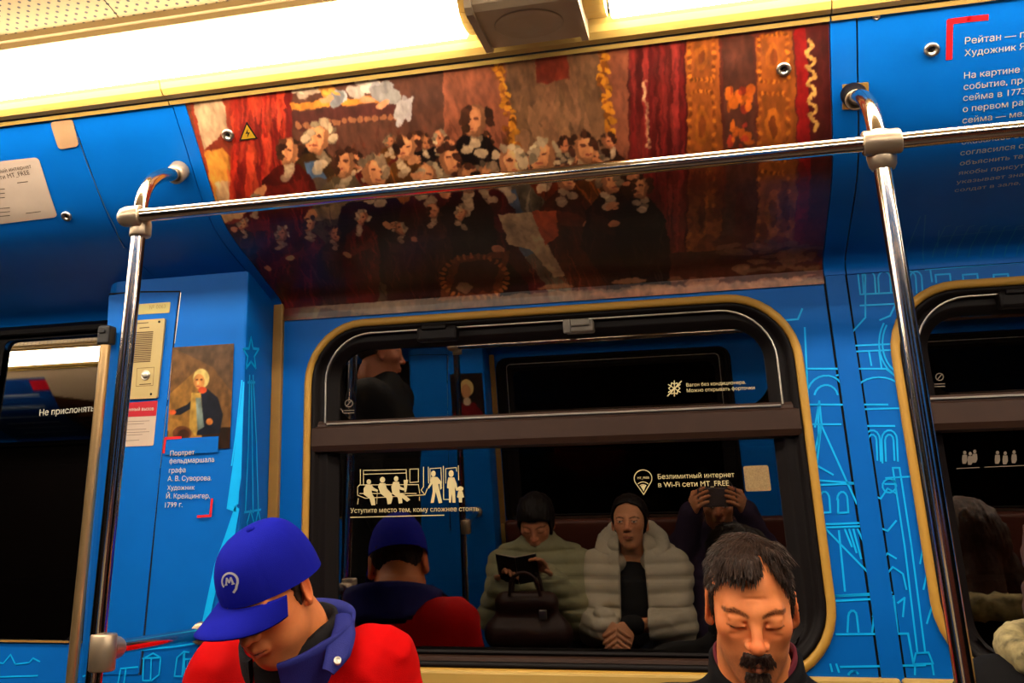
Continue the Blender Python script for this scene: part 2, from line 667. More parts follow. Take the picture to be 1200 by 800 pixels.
def extrude_x(mb, prof, x0, x1, smooth=False, closed=True):
    rings = [np.array([(x, y, z) for y, z in prof]) for x in (x0, x1)]
    mb.loft(rings, closed, cap0=closed, cap1=closed, smooth=smooth)


def holed(mb, x0, x1, z0, z1, w, Y=0.0, depth=.03):
    o = rr(x0, x1, z0, z1, .0002, Y)
    h = rr(w['x0'], w['x1'], w['z0'], w['z1'], w['r'], Y)
    hb = h.copy(); hb[:, 1] += depth
    mb.loft([o, h, hb], True, smooth=False)


mb = MB()
holed(mb, -.926, .266, .6, 1.70, W1)
wall_far = struct('wall_far', mb, BLUE, 'blue vinyl wrapped carriage wall with white line drawing between the windows')
mb = MB()
holed(mb, .3125, X1, .6, 1.70, W2)
struct('wall_panel', mb, BLUE, 'blue wrapped wall section around the cropped window', wall_far)
mb = MB().box(.262, .316, .004, .02, .5, 1.70)
struct('groove', mb, DARK, '', wall_far)
mb = MB().box(.2705, .3085, -.003, .003, .5, 1.69, .001)
struct('cover_strip', mb, BLUE, '', wall_far)

# lower wall, cream, under the windows
mb = MB()
mb.box(-.926, .3, -.016, .02, .0, .934, .005)
mb.box(.303, X1, -.016, .02, .0, .934, .005)
struct('trim_1', mb, CREAM, 'cream moulded wall panel running under the windows')


GASKET = mat('gold_gasket', srgb(224, 168, 70), .45, var=.05)


def window(name, w, label, latch=True, gasket=None, glass=None):
    x0, x1, z0, z1, r = (w[k] for k in ('x0', 'x1', 'z0', 'z1', 'r'))
    def R(i, Y, s=None, t=None, b=None, rr_=None):
        s = i if s is None else s
        return rr(x0 + s, x1 - s, z0 + (i if b is None else b), z1 - (i if t is None else t), max(.02, (r - s if rr_ is None else rr_)), Y)
    mb = MB().loft([R(-.003, .0), R(-.003, -.006), R(.002, -.010), R(.009, -.010), R(.0135, -.005), R(.0135, .012)])
    root = struct(name, mb, gasket or GASKET, label)
    mb = MB().loft([R(.0135, .0), R(.0145, -.006), R(.019, -.008), R(.025, -.003), R(.029, .006), R(.036, .010), R(.045, .006), R(.05, .008, b=.036), R(.054, .018, b=.036), R(.068, .020, t=.062, b=.040), R(.070, .034, t=.063, b=.042)])
    struct('window_frame', mb, RUBBER, '', root)
    zb0, zb1 = z0 + .437, z0 + .492
    # bottom ledges of the frame
    mb = MB()
    extrude_x(mb, [(.030, z0 + .040), (-.002, z0 + .033), (-.004, z0 + .026), (.006, z0 + .024), (.008, z0 + .014), (.03, z0 + .012)], x0 + .10, x1 - .10)
    struct('window_sill', mb, BRONZE, '', root)
    # horizontal rail between the vent and the fixed pane
    mb = MB()
    extrude_x(mb, [(.03, zb1 + .012), (.006, zb1 + .010), (.002, zb1 + .004), (.001, zb1 - .002), (-.010, zb1 - .006), (-.012, zb0 + .012), (-.006, zb0), (.03, zb0 - .004)], x0 + .018, x1 - .018)
    struct('middle_rail', mb, BRONZE, '', root)
    mb = MB()
    extrude_x(mb, [(.003, zb1 + .006), (-.004, zb1 + .005), (-.004, zb1 + .002), (.003, zb1 + .001)], x0 + .05, x1 - .05)
    # bright bead round the vent
    pts = [p for p in R(.046, .0, t=.029, rr_=r - .03) if p[2] > zb1 + .03]
    pts = [np.array([x1 - .046, .0, zb1 + .006])] + pts + [np.array([x0 + .046, .0, zb1 + .006])]
    mb.tube(np.array(pts) - np.array([0, .002, 0]), .0022, 6)
    struct('vent_bead', mb, STEEL, '', root)
    for nm, a, b in (('vent_pane', zb1 + .004, z1 - .055), ('lower_pane', z0 + .030, zb0 + .004)):
        mb = MB()
        rad = .07 if nm == 'vent_pane' else .012
        ring = rr(x0 + .06, x1 - .06, a, b, rad, .028)
        rb = ring.copy(); rb[:, 1] = .033
        mb.loft([ring, rb], True, True, True, smooth=False)
        struct(nm, mb, glass or GLASS, '', root)
    if latch:
        mb = MB()
        xa, xb = x0 + (.262 if w is W1 else .2), x0 + (.352 if w is W1 else .29)
        mb.box(xa, xb, -.020, .012, z1 - .058, z1 - .026, .006)
        mb.box(xa + .012, xb - .022, -.026, -.018, z1 - .034, z1 - .024, .003)
        struct('vent_latch', mb, RUBBER, '', root)
        mb = MB().box(xa + .325, xa + .385, -.020, .012, z1 - .058, z1 - .032, .004)
        mb.box(xa + .322, xa + .338, -.026, -.016, z1 - .060, z1 - .030, .003)
        mb.box(xa + .338, xa + .378, -.026, -.016, z1 - .046, z1 - .031, .003)
        struct('vent_catch', mb, mat('grey_catch', srgb(128, 116, 104), .45), '', root)
    return root


window('window_1', W1, 'dark carriage window with hinged top vent and cream gasket between the two passengers')
window('window_2', W2, 'dark carriage window cut off by the edge of the picture, behind the steel pole')

# tunnel outside the glass
mb = MB()
for k in range(9):
    z = -.4 + k * .36
    mb.box(X0 - 2, X1 + 2.5, .95, 1.05, z, z + .345, .01)
struct('wall_tunnel', mb, mat('tunnel_concrete', srgb(38, 34, 32), .9, var=.3, scale=4), 'dark concrete tunnel wall outside the carriage')

# ---- the boxed column beside the door (door pocket)
def pz(Y): return float(np.interp(-Y, -PROF[2:, 0], PROF[2:, 1]))
out = [(-.927, .02), (-.927, -.141), (-.9285, -.1455), (-.933, -.147)]
out += [(-1.24 - .045 * math.sin(a), -.102 - .045 * math.cos(a)) for a in np.linspace(0, math.pi / 2, 7)]
out += [(-1.285, .03)]
mb = MB()
lo = np.array([(x, y, -.05) for x, y in out])
hi = np.array([(x, y, pz(min(y, 0)) + .004) for x, y in out])
mb.loft([lo, hi], False, smooth=False)
pillar = struct('pillar_1', mb, BLUE, 'blue boxed column between the door and the window, carrying a portrait print')
# hatch in the column
mb = MB()
ab = BOXF.ab
c = [ab(128, 346), ab(209, 344), ab(163, 790), ab(108, 790)]
slab(mb, BOXF, rrect_ab(*c, .006), .0016, .0)
struct('access_hatch', mb, BLUE, '', pillar)
mb = MB()
ribbons(mb, BOXF, [[(128, 344.5), (160, 342), (211, 341.5)], [(211, 341.5), (204, 400), (196, 470), (188, 545), (165, 790)]], .0034, .0005)
struct('hatch_seam', mb, DARK, '', pillar)
mb = MB()
ribbons(mb, BOXF, [[(212.2, 343), (205, 402)], [(203, 410), (197, 468)], [(196, 476), (188, 548)], [(187, 556), (176, 660)], [(175, 668), (163, 790)]], .0014, .0012)
struct('seam_edge', mb, STEEL, '', pillar)
mb = MB().box(-.9265, -.9025, -.012, .004, .6, pz(-.012), .003)
struct('trim_2', mb, STRIPM, 'tan vertical moulding in the corner of the blue column and the window wall')

# ---- door leaf in its recess on the far side of the column
mb = MB()
gx0, gx1, gz0, gz1 = -1.642, -1.36, .981, 1.652
D0, D1 = -1.70, -1.29
o_ = rr(D0, D1, 0.0, 1.70, .0005, .0)
h_ = rr(gx0 - .0, gx1, gz0, gz1, .02, .0)
hb_ = h_.copy(); hb_[:, 1] += .02
mb.loft([o_, h_, hb_], True, smooth=False)
door = struct('door_1', mb, BLUE, 'sliding door leaf with dark glass at the far end of the blue column')
mb = MB().loft([rr(gx0 - .055, gx1 + .045, gz0 - .002, gz1 + .05, .02, -.001), rr(gx0 - .055, gx1 + .045, gz0 - .002, gz1 + .05, .02, -.004), rr(gx0, gx1, gz0, gz1, .02, -.004), rr(gx0, gx1, gz0, gz1, .02, .012)], smooth=False)
struct('door_gasket', mb, RUBBER, '', door)
mb = MB().loft([rr(gx0, gx1, gz0, gz1, .02, .010), rr(gx0, gx1, gz0, gz1, .02, .015)], True, True, True, smooth=False)
struct('door_pane', mb, GLASS, '', door)
mb = MB()
extrude_x(mb, [(-.006, gz0 + .000), (-.006, gz0 - .004), (.0, gz0 - .004), (.0, gz0)], gx0 - .05, gx1 + .03)
struct('glazing_bead', mb, STRIPM, '', door)
mb = MB()
text(mb, 'Не прислоняться', Flat(.0098), (50, 487.5), (124, 481), bold=True)
struct('door_lettering', mb, WHITE_PRINT, '', door)
mb = MB()
o_ = rr(X0, -1.706, 0.0, 1.70, .0005, .0)
h_ = rr(-2.0, -1.75, gz0, gz1, .02, .0)
hb_ = h_.copy(); hb_[:, 1] += .02
mb.loft([o_, h_, hb_], True, smooth=False)
mb2 = MB().loft([rr(-2.0, -1.75, gz0, gz1, .02, .010), rr(-2.0, -1.75, gz0, gz1, .02, .015)], True, True, True, smooth=False)
door2 = struct('door_2', mb, RUBBER, 'second sliding door leaf beyond the first')
struct('door_pane', mb2, GLASS, '', door2)
mb = MB()
extrude_x(mb, [(-.012, 1.684), (-.03, 1.672), (-.03, 1.662), (.01, 1.660), (.01, 1.684)], X0, -1.287)
struct('trim_3', mb, RUBBER, 'dark lintel over the sliding door')

# the door hangs plumb while the wall leans in
for d_ in (door, door2):
    d_.matrix_basis = Matrix.Translation((0, 0, 1.66)) @ Matrix.Rotation(-math.radians(3.6), 4, 'X') @ Matrix.Translation((0, 0, -1.66))

# ---- mouldings and ceiling
mb = MB()
extrude_x(mb, [(-.4985, 1.9965), (-.508, 1.9925), (-.514, 1.998), (-.505, 2.003)], X0, -.937)
extrude_x(mb, [(-.4985, 1.9965), (-.508, 1.9925), (-.514, 1.998), (-.505, 2.003)], -.934, .2685)
extrude_x(mb, [(-.4985, 1.9965), (-.508, 1.9925), (-.514, 1.998), (-.505, 2.003)], .2715, X1)
trim4 = struct('trim_4', mb, CREAM, 'cream lip along the top of the printed panels under the lamps')
mb = MB()
for a, b in ((X0, -.9365), (-.9345, .2690), (.2710, X1)):
    extrude_x(mb, [(-.511, 2.004), (-.519, 2.000), (-.533, 2.002), (-.544, 2.011), (-.549, 2.022), (-.556, 2.030), (-.53, 2.05), (-.50, 2.03)], a, b)
struct('cove_moulding', mb, CREAM, '', trim4)
mb = MB()
extrude_x(mb, [(-.676, 2.072), (-.684, 2.060), (-.689, 2.061), (-.694, 2.070), (-.701, 2.072), (-.707, 2.081), (-.707, 2.12), (-.67, 2.12)], X0, X1)
struct('trim_5', mb, CREAM2, 'tan moulding between the lamps and the ceiling')
mb = MB()
CE = [(-.704, 2.080), (-.73, 2.086), (-.80, 2.100), (-1.0, 2.128), (-1.264, 2.153)]
edges = [X0, -2.605, -2.27, -1.935, -1.60, -1.265, -.93, -.595, -.26, .075, .41, .745, 1.08, 1.415, 1.75, X1]
for a, b in zip(edges[:-1], edges[1:]):
    rings = [np.array([(x, y, z) for y, z in CE]) for x in (a + .0012, b - .0012)]
    mb.loft(rings[::-1], False, smooth=True)
ceil = struct('ceiling', mb, PERF, 'cream perforated ceiling panels over the seats')
mb = MB()
rings = [np.array([(x, y, z + .006) for y, z in CE]) for x in (X0, X1)]
mb.loft(rings[::-1], False, smooth=True)
struct('ceiling_backing', mb, DARK, '', ceil)
mb = MB().box(X0, X1, -.60, -.50, 2.12, 2.14)
struct('lamp_tray', mb, CREAM, '', trim4)

# ================================================================== LAMPS
def lamp(label, x0, x1):
    t = thing('ceiling_light', label, 'light', ((x0 + x1) / 2, -.6, 2.05), 'strip lights along the carriage')
    sec = [(-.553, 2.034), (-.568, 2.020), (-.590, 2.010), (-.615, 2.003), (-.640, 2.003), (-.662, 2.014), (-.676, 2.034), (-.681, 2.054), (-.682, 2.064)]
    back = [(y * .4 + -.61 * .6, z * .4 + 2.075 * .6) for y, z in sec[::-1]]
    mb = MB()
    extrude_x(mb, sec + back, x0 + .006, x1 - .006)
    mb.build('diffuser', LAMP, t)
    mb = MB().box(x0, x1, -.65, -.55, 2.088, 2.11, .004)
    mb.build('lamp_housing', CREAM, t)
    return t


lamp('long glowing strip light to the side of the loudspeaker box nearer the door', X0 + .02, -.325)
lamp('glowing strip light past the loudspeaker box toward the picture edge', -.085, X1 - .02)

# ---- loudspeaker box hanging in the gap between the two lamps
t = thing('loudspeaker_box', 'grey brown loudspeaker box hung between the two strip lights', 'speaker', (-.21, -.66, 2.09))
bx0, bx1 = -.297, -.121
sec = [(-.572, 1.992), (-.722, 1.985), (-.735, 1.992), (-.745, 2.03), (-.752, 2.10), (-.56, 2.10), (-.565, 2.0)]
mb = MB()
extrude_x(mb, sec, bx0 + .012, bx1 - .012)
mb.build('housing', GREYBOX, t)
for a, b in ((bx0, bx0 + .012), (bx1 - .012, bx1)):
    mb = MB()
    extrude_x(mb, [(y + (.004 if y > -.6 else -.004), z - (.006 if z < 2.05 else 0)) for y, z in sec], a, b)
    mb.build('end_cheek', GREYBOX, t)
mb = MB()
cx, cy = (bx0 + bx1) / 2, -.652
def sl(y): return 1.992 + (y + .572) * (.007 / .15)
a = np.linspace(0, 2 * math.pi, 40, endpoint=False)
rings = []
for r, dz in ((.056, .001), (.0565, -.0016), (.0545, -.0022), (.053, -.0008), (.03, -.0012), (.001, -.002)):
    y = cy + r * np.sin(a)
    rings.append(np.stack([cx + r * np.cos(a), y, np.array([sl(v) for v in y]) + dz], 1))
mb.loft(rings, True, smooth=True)
mb.build('speaker_disc', GREYBOX, t)
for x in (bx0 + .024, bx1 - .024):
    mb = MB().lathe((x, -.741, 2.018), (0, -1, .1), [(-.004, .0045), (.0006, .0045), (.0008, .003), (-.002, .0028)], 12)
    mb.build('screw', DARK, t)
for xa, xb in ((bx0 - .026, bx0), (bx1, bx1 + .034)):
    mb = MB()
    extrude_x(mb, [(-.553, 2.036), (-.568, 2.024), (-.590, 2.016), (-.615, 2.011), (-.640, 2.011), (-.662, 2.020), (-.676, 2.038), (-.68, 2.056), (-.68, 2.10), (-.555, 2.10)], xa, xb)
    mb.build('bracket', CREAM, t)

# ================================================================== PANELS OVER THE WINDOWS
def panel_grid(x0, x1, s0, s1, nx, ns, off):
    a, b = np.meshgrid(np.linspace(x0, x1, nx), np.linspace(s0, s1, ns))
    v = PANEL.w(np.stack([a.ravel(), b.ravel()], 1), off)
    q = np.arange(nx * ns).reshape(ns, nx)
    f = np.stack([q[:-1, :-1], q[:-1, 1:], q[1:, 1:], q[1:, :-1]], -1).reshape(-1, 4)
    return v, f.tolist()


def panel_body(x0, x1, s0=.018, off=0.003, t=.006):
    mb = MB()
    n = 48
    s = np.linspace(s0, PS[-1], n)
    v, f = panel_grid(x0, x1, s0, PS[-1], 3, n, off)
    mb.add(v, f, True)
    v, f = panel_grid(x0, x1, s0, PS[-1], 3, n, off - t)
    mb.add(v, [q[::-1] for q in f], True)
    for x in (x0, x1):
        o = PANEL.w(np.stack([np.full(n, x), s], 1), off)
        i = PANEL.w(np.stack([np.full(n, x), s], 1), off - t)
        mb.add(np.vstack([o, i]), [[k, k + 1, n + k + 1, n + k] for k in range(n - 1)])
    for q in (s0, PS[-1]):
        mb.add(np.vstack([PANEL.w(np.array([[x0, q], [x1, q]]), off), PANEL.w(np.array([[x1, q], [x0, q]]), off - t)]), [[0, 1, 2, 3]])
    return mb


def lock(px, py, parent, r=.0125):
    ab = PANEL.ab(px, py)
    o = PANEL.w(ab[None], .003)[0]
    n = PANEL.w(ab[None], .013)[0] - o
    mb = MB().lathe(o, n, [(-.002, r * 1.0), (.003, r), (.005, r * .86), (.005, r * .5), (.001, r * .46), (-.001, .001)], 22)
    l = mb.build('key_lock', STEEL, parent)
    mb = MB().lathe(o, n, [(.000, r * .44), (.0015, r * .44), (.003, r * .18)], 3)
    mb.build('lock_core', DARK, l)


def loc_of(x): return tuple(PANEL.w(np.array([[x, PS[-1] * .5]]))[0])


SEAM = float(PANEL.ab(112, 213)[0])
t = thing('cove_panel', 'plain blue curved panel beyond the seam, above the sliding door', 'panel', loc_of(-1.6))
panel_body(X0, SEAM - .001).build('panel_sheet', BLUE, t)
lock(79, 252, t, .0115)
tp = thing('cove_panel', 'plain blue curved panel between the seam and the large painting', 'panel', loc_of(-1.02))
panel_body(SEAM + .001, -.9335).build('panel_sheet', BLUE, tp)
mb = MB()
ribbons(mb, PANEL, [[(93, 160), (101, 185), (112, 213), (124, 242), (135, 264), (146, 289)]], .0016, .0036)
mb.build('seam_edge', STEEL, tp)
mb = MB()
c = [PANEL.ab(60, 142), PANEL.ab(86, 139), PANEL.ab(94, 170), PANEL.ab(70, 174)]
slab(mb, PANEL, rrect_ab(*c, .009, 6), .002, .0032)
tag(mb.build('hinge_cover', mat('tan_tab', srgb(206, 160, 116), .5)), 'tan rounded cover tab on the seam of the blue panels near the ceiling', 'cover tab')

ts = thing('cover_strip', 'narrow blue strip along the door side edge of the painting', 'strip', loc_of(-.92))
panel_body(-.931, -.9065, off=.004).build('strip_sheet', BLUE, ts)
ts = thing('cover_strip', 'blue strip with a cream patch between the painting and the text panel', 'strip', loc_of(.29))
panel_body(.2695, .3095, off=.004).build('strip_sheet', BLUE, ts)
mb = MB()
slab(mb, PANEL, np.array([PANEL.ab(986.5, 98), PANEL.ab(1017, 95), PANEL.ab(1018, 126), PANEL.ab(986.5, 127)]), .0012, .0042)
mb.build('patch', STRIPM, ts)

# ---- the painting print: a crowded hall in old-master colours, painted on the curved sheet
class Canvas:
    def __init__(self, surf, a0, a1, b0, b1, W, H, base):
        self.s, self.a0, self.a1, self.b0, self.b1, self.W, self.H = surf, a0, a1, b0, b1, W, H
        self.c = np.ones((H, W, 3)) * np.array(base) / 255.0
        self.yy, self.xx = np.mgrid[0:H, 0:W]
    def uv(self, px, py):
        a, b = self.s.ab(px, py)
        return ((a - self.a0) / (self.a1 - self.a0) * (self.W - 1), (b - self.b0) / (self.b1 - self.b0) * (self.H - 1))
    def fill(self, pts, col, alpha=1.0, grain=0.0, col2=None):
        p = np.array([self.uv(*q) for q in pts])
        x0, x1 = max(0, int(p[:, 0].min()) - 1), min(self.W, int(p[:, 0].max()) + 2)
        y0, y1 = max(0, int(p[:, 1].min()) - 1), min(self.H, int(p[:, 1].max()) + 2)
        if x1 <= x0 or y1 <= y0: return
        acc = np.zeros((y1 - y0, x1 - x0))
        for ox, oy in ((-.25, -.25), (.25, .25), (-.25, .25), (.25, -.25)):
            X, Y = self.xx[y0:y1, x0:x1] + ox, self.yy[y0:y1, x0:x1] + oy
            ins = np.zeros(X.shape, bool)
            for i in range(len(p)):
                ax, ay = p[i - 1]; bx, by = p[i]
                if ay == by: continue
                c = ((ay > Y) != (by > Y)) & (X < (bx - ax) * (Y - ay) / (by - ay) + ax)
                ins ^= c
            acc += ins
        acc = acc / 4 * alpha
        col = np.array(col, float) / 255
        cc = np.broadcast_to(col, (y1 - y0, x1 - x0, 3)).copy()
        if col2 is not None:
            t = ((self.yy[y0:y1, x0:x1] - y0) / max(1, y1 - y0))[..., None]
            cc = np.array(col2, float) / 255 * (1 - t) + cc * t
        if grain:
            g = fbm(np.stack([self.xx[y0:y1, x0:x1].ravel() * .08, self.yy[y0:y1, x0:x1].ravel() * .04, np.full(acc.size, px_seed())], 1), 3).reshape(acc.shape)
            cc = cc * (1 + grain * g[..., None])
        self.c[y0:y1, x0:x1] = self.c[y0:y1, x0:x1] * (1 - acc[..., None]) + cc * acc[..., None]
    def ell(self, x, y, rx, ry, col, rot=0, **k):
        a = np.linspace(0, 2 * math.pi, 18, endpoint=False)
        c, s = math.cos(math.radians(rot)), math.sin(math.radians(rot))
        self.fill([(x + rx * math.cos(t) * c - ry * math.sin(t) * s, y + rx * math.cos(t) * s + ry * math.sin(t) * c) for t in a], col, **k)
    def blur(self, n=1):
        for _ in range(n):
            p = np.pad(self.c, ((1, 1), (1, 1), (0, 0)), 'edge')
            self.c = (p[1:-1, 1:-1] * 4 + p[:-2, 1:-1] + p[2:, 1:-1] + p[1:-1, :-2] + p[1:-1, 2:]) / 8
    def linear(self):
        c = np.clip(self.c, 0, 1).reshape(-1, 3)
        return np.where(c <= .04045, c / 12.92, ((c + .055) / 1.055) ** 2.4)


_sd = [0]
def px_seed():
    _sd[0] += 1
    return _sd[0] * 3.7


PA0, PA1, PB0, PB1 = -.9050, .2675, .002, PS[-1]
cv = Canvas(PANEL, PA0, PA1, PB0, PB1, 840, 350, (92, 46, 34))
prnd = random.Random(11)


def jit(c, d=18, k=1.0):
    k = k * (1 + prnd.uniform(-d, d) / 95.0)
    return tuple(max(0, min(255, v * k + prnd.uniform(-d, d) * .12)) for v in c)


# background zones
cv.fill([(225, 112), (350, 96), (352, 240), (262, 300)], (120, 40, 26), grain=.3)
cv.fill([(500, 70), (740, 50), (745, 210), (500, 240)], (128, 70, 52), grain=.3)
cv.fill([(335, 95), (520, 76), (520, 200), (350, 220)], (74, 44, 36), grain=.35)
cv.fill([(735, 40), (990, 10), (990, 330), (735, 330)], (74, 28, 22), grain=.3)
# gilt corner and red drapery
cv.fill([(226, 118), (262, 112), (268, 150), (240, 175)], (196, 168, 142), grain=.5)
cv.fill([(240, 176), (262, 172), (285, 200), (300, 235), (258, 250)], (214, 140, 52), grain=.5)
cv.fill([(252, 215), (290, 205), (310, 240), (262, 262)], (206, 168, 128), grain=.4)
for i, x in enumerate(range(272, 344, 9)):
    c = [(176, 34, 22), (112, 20, 16), (200, 52, 30), (96, 18, 16)][i % 4]
    cv.fill([(x, 108 - i), (x + 10, 107 - i), (x + 8, 170), (x + 13, 236), (x - 3, 238), (x + 1, 165)], c, grain=.35)
for k in range(90):
    x, y = prnd.uniform(270, 340), prnd.uniform(112, 232)
    cv.ell(x, y, prnd.uniform(1, 4), prnd.uniform(8, 26), jit(prnd.choice(((200, 60, 34), (120, 18, 14), (80, 12, 12))), 20), rot=prnd.uniform(-10, 6), alpha=.45)
# balcony with pale sleeves
cv.fill([(340, 121), (470, 108), (470, 116), (342, 129)], (206, 128, 44), grain=.4)
cv.fill([(342, 130), (470, 117), (476, 138), (346, 152)], (64, 30, 28), grain=.3)
for x in range(350, 470, 9):
    cv.ell(x, 146 - (x - 350) * .09, 4, 4, (150, 96, 66))
for x, y, rx, ry, c in ((362, 108, 20, 8, (206, 190, 178)), (400, 112, 12, 18, (138, 156, 182)), (425, 103, 20, 10, (188, 186, 192)), (452, 106, 22, 14, (150, 160, 182)), (474, 128, 12, 26, (140, 146, 166)), (390, 103, 14, 7, (222, 150, 60))):
    for k in range(5):
        cv.ell(x + prnd.uniform(-8, 8), y + prnd.uniform(-6, 6), rx * prnd.uniform(.3, .7), ry * prnd.uniform(.3, .8), jit(c, 24), rot=prnd.uniform(-30, 30))
for x, y in ((384, 117), (432, 116), (448, 121)):
    cv.ell(x, y, 9, 4, (222, 150, 112), rot=prnd.uniform(-25, 15))
# gilt frame with brown canvas
cv.fill([(592, 66), (700, 52), (712, 176), (604, 190)], (112, 80, 58), grain=.55)
for k in range(26):
    cv.ell(prnd.uniform(600, 700), prnd.uniform(70, 170), prnd.uniform(3, 9), prnd.uniform(10, 32), jit((128, 92, 66), 26), rot=prnd.uniform(-25, 25), alpha=.6)
cv.fill([(628, 66), (664, 62), (668, 92), (630, 98)], (128, 44, 30), grain=.4)
for (xa, ya), (xb, yb) in (((584, 70), (604, 178)), ((704, 54), (716, 166))):
    for k in range(46):
        t = k / 45
        x, y = xa + (xb - xa) * t, ya + (yb - ya) * t
        cv.ell(x + prnd.uniform(-6, 6), y, prnd.uniform(2, 6), prnd.uniform(2, 5), jit((206, 128, 28) if k % 3 else (120, 66, 20), 22), rot=prnd.uniform(0, 90))
# curtains and carved door leaves at the far end
for i, x in enumerate(range(738, 802, 7)):
    c = [(112, 24, 24), (66, 14, 14), (132, 34, 34), (86, 16, 18), (58, 12, 12)][i % 5]
    cv.fill([(x, 46), (x + 8, 45), (x + 9, 330), (x, 330)], c, grain=.25)
for k in range(26):
    cv.ell(755 + k * .22 + prnd.uniform(-2, 2), 94 + k * 3.1, 2.2, 2, jit((196, 150, 120), 26))
for (x0_, x1_) in ((803, 842), (884, 928)):
    cv.fill([(x0_, 42), (x1_, 36), (x1_ + 2, 330), (x0_ + 1, 330)], (134, 66, 24), grain=.3)
    for (ya, yb) in ((44, 98), (112, 190), (205, 300)):
        m_ = (x0_ + x1_) / 2
        w_ = (x1_ - x0_) / 2 - 5
        for k in range(44):
            a = k / 44 * 2 * math.pi
            cv.ell(m_ + w_ * max(-1, min(1, 1.3 * math.cos(a))), (ya + yb) / 2 + (yb - ya) / 2 * max(-1, min(1, 1.3 * math.sin(a))) - 4, 2.4, 2.6, jit((190, 104, 28) if k % 2 else (106, 48, 16), 20))
        cv.ell(m_, (ya + yb) / 2 - 4, w_ * .55, (yb - ya) * .3, (168, 88, 24), grain=.5)
        cv.ell(m_, (ya + yb) / 2 - 4, w_ * .3, (yb - ya) * .18, (104, 46, 18), grain=.4)
for k in range(150):
    x, y = prnd.uniform(738, 802), prnd.uniform(46, 320)
    cv.ell(x, y, prnd.uniform(.8, 3), prnd.uniform(10, 40), jit(prnd.choice(((140, 44, 40), (90, 20, 20), (52, 12, 12))), 20), rot=prnd.uniform(-4, 4), alpha=.4)
cv.fill([(846, 44), (882, 40), (882, 330), (846, 330)], (66, 34, 28), grain=.4)
for k in range(28):
    cv.ell(prnd.uniform(854, 880), prnd.uniform(104, 172), prnd.uniform(2, 6), prnd.uniform(3, 10), jit((206, 92, 22) if k % 3 else (150, 40, 26), 26), alpha=.8)
cv.fill([(930, 32), (944, 30), (944, 330), (930, 330)], (120, 16, 18), grain=.3)
cv.fill([(944, 30), (962, 27), (962, 330), (944, 330)], (58, 18, 18), grain=.3)
for k in range(44):
    cv.ell(949 + 4 * math.sin(k * .8) + k * .09, 46 + k * 2.4, 3.2, 2.2, jit((204, 158, 82), 26), rot=k * 40)
cv.fill([(962, 27), (986, 24), (986, 330), (962, 330)], (54, 16, 18), grain=.35)
for k in range(60):
    cv.ell(prnd.uniform(735, 980), prnd.uniform(200, 318), prnd.uniform(4, 14), prnd.uniform(8, 22), jit((70, 22, 16), 16), alpha=.5)
# the lower part of the print: dark floor, long coats
cv.fill([(262, 262), (620, 236), (760, 296), (985, 284), (985, 345), (340, 372)], (46, 18, 14), grain=.4)
cv.fill([(330, 300), (600, 262), (640, 330), (345, 368)], (24, 12, 10), grain=.3)


def strokes(x0, y0, x1, y1, n, col, w=(1.0, 3.2), ln=(8, 26), ang=80, dev=22, alpha=.6, d=26):
    for k in range(n):
        x, y, l, ww = prnd.uniform(x0, x1), prnd.uniform(y0, y1), prnd.uniform(*ln) / 2, prnd.uniform(*w) / 2
        a = math.radians(ang + prnd.uniform(-dev, dev))
        dx, dy = math.cos(a) * l, math.sin(a) * l
        nx, ny = -math.sin(a) * ww, math.cos(a) * ww
        cv.fill([(x - dx, y - dy), (x + nx, y + ny), (x + dx, y + dy), (x - nx, y - ny)], jit(col, d), alpha=alpha)


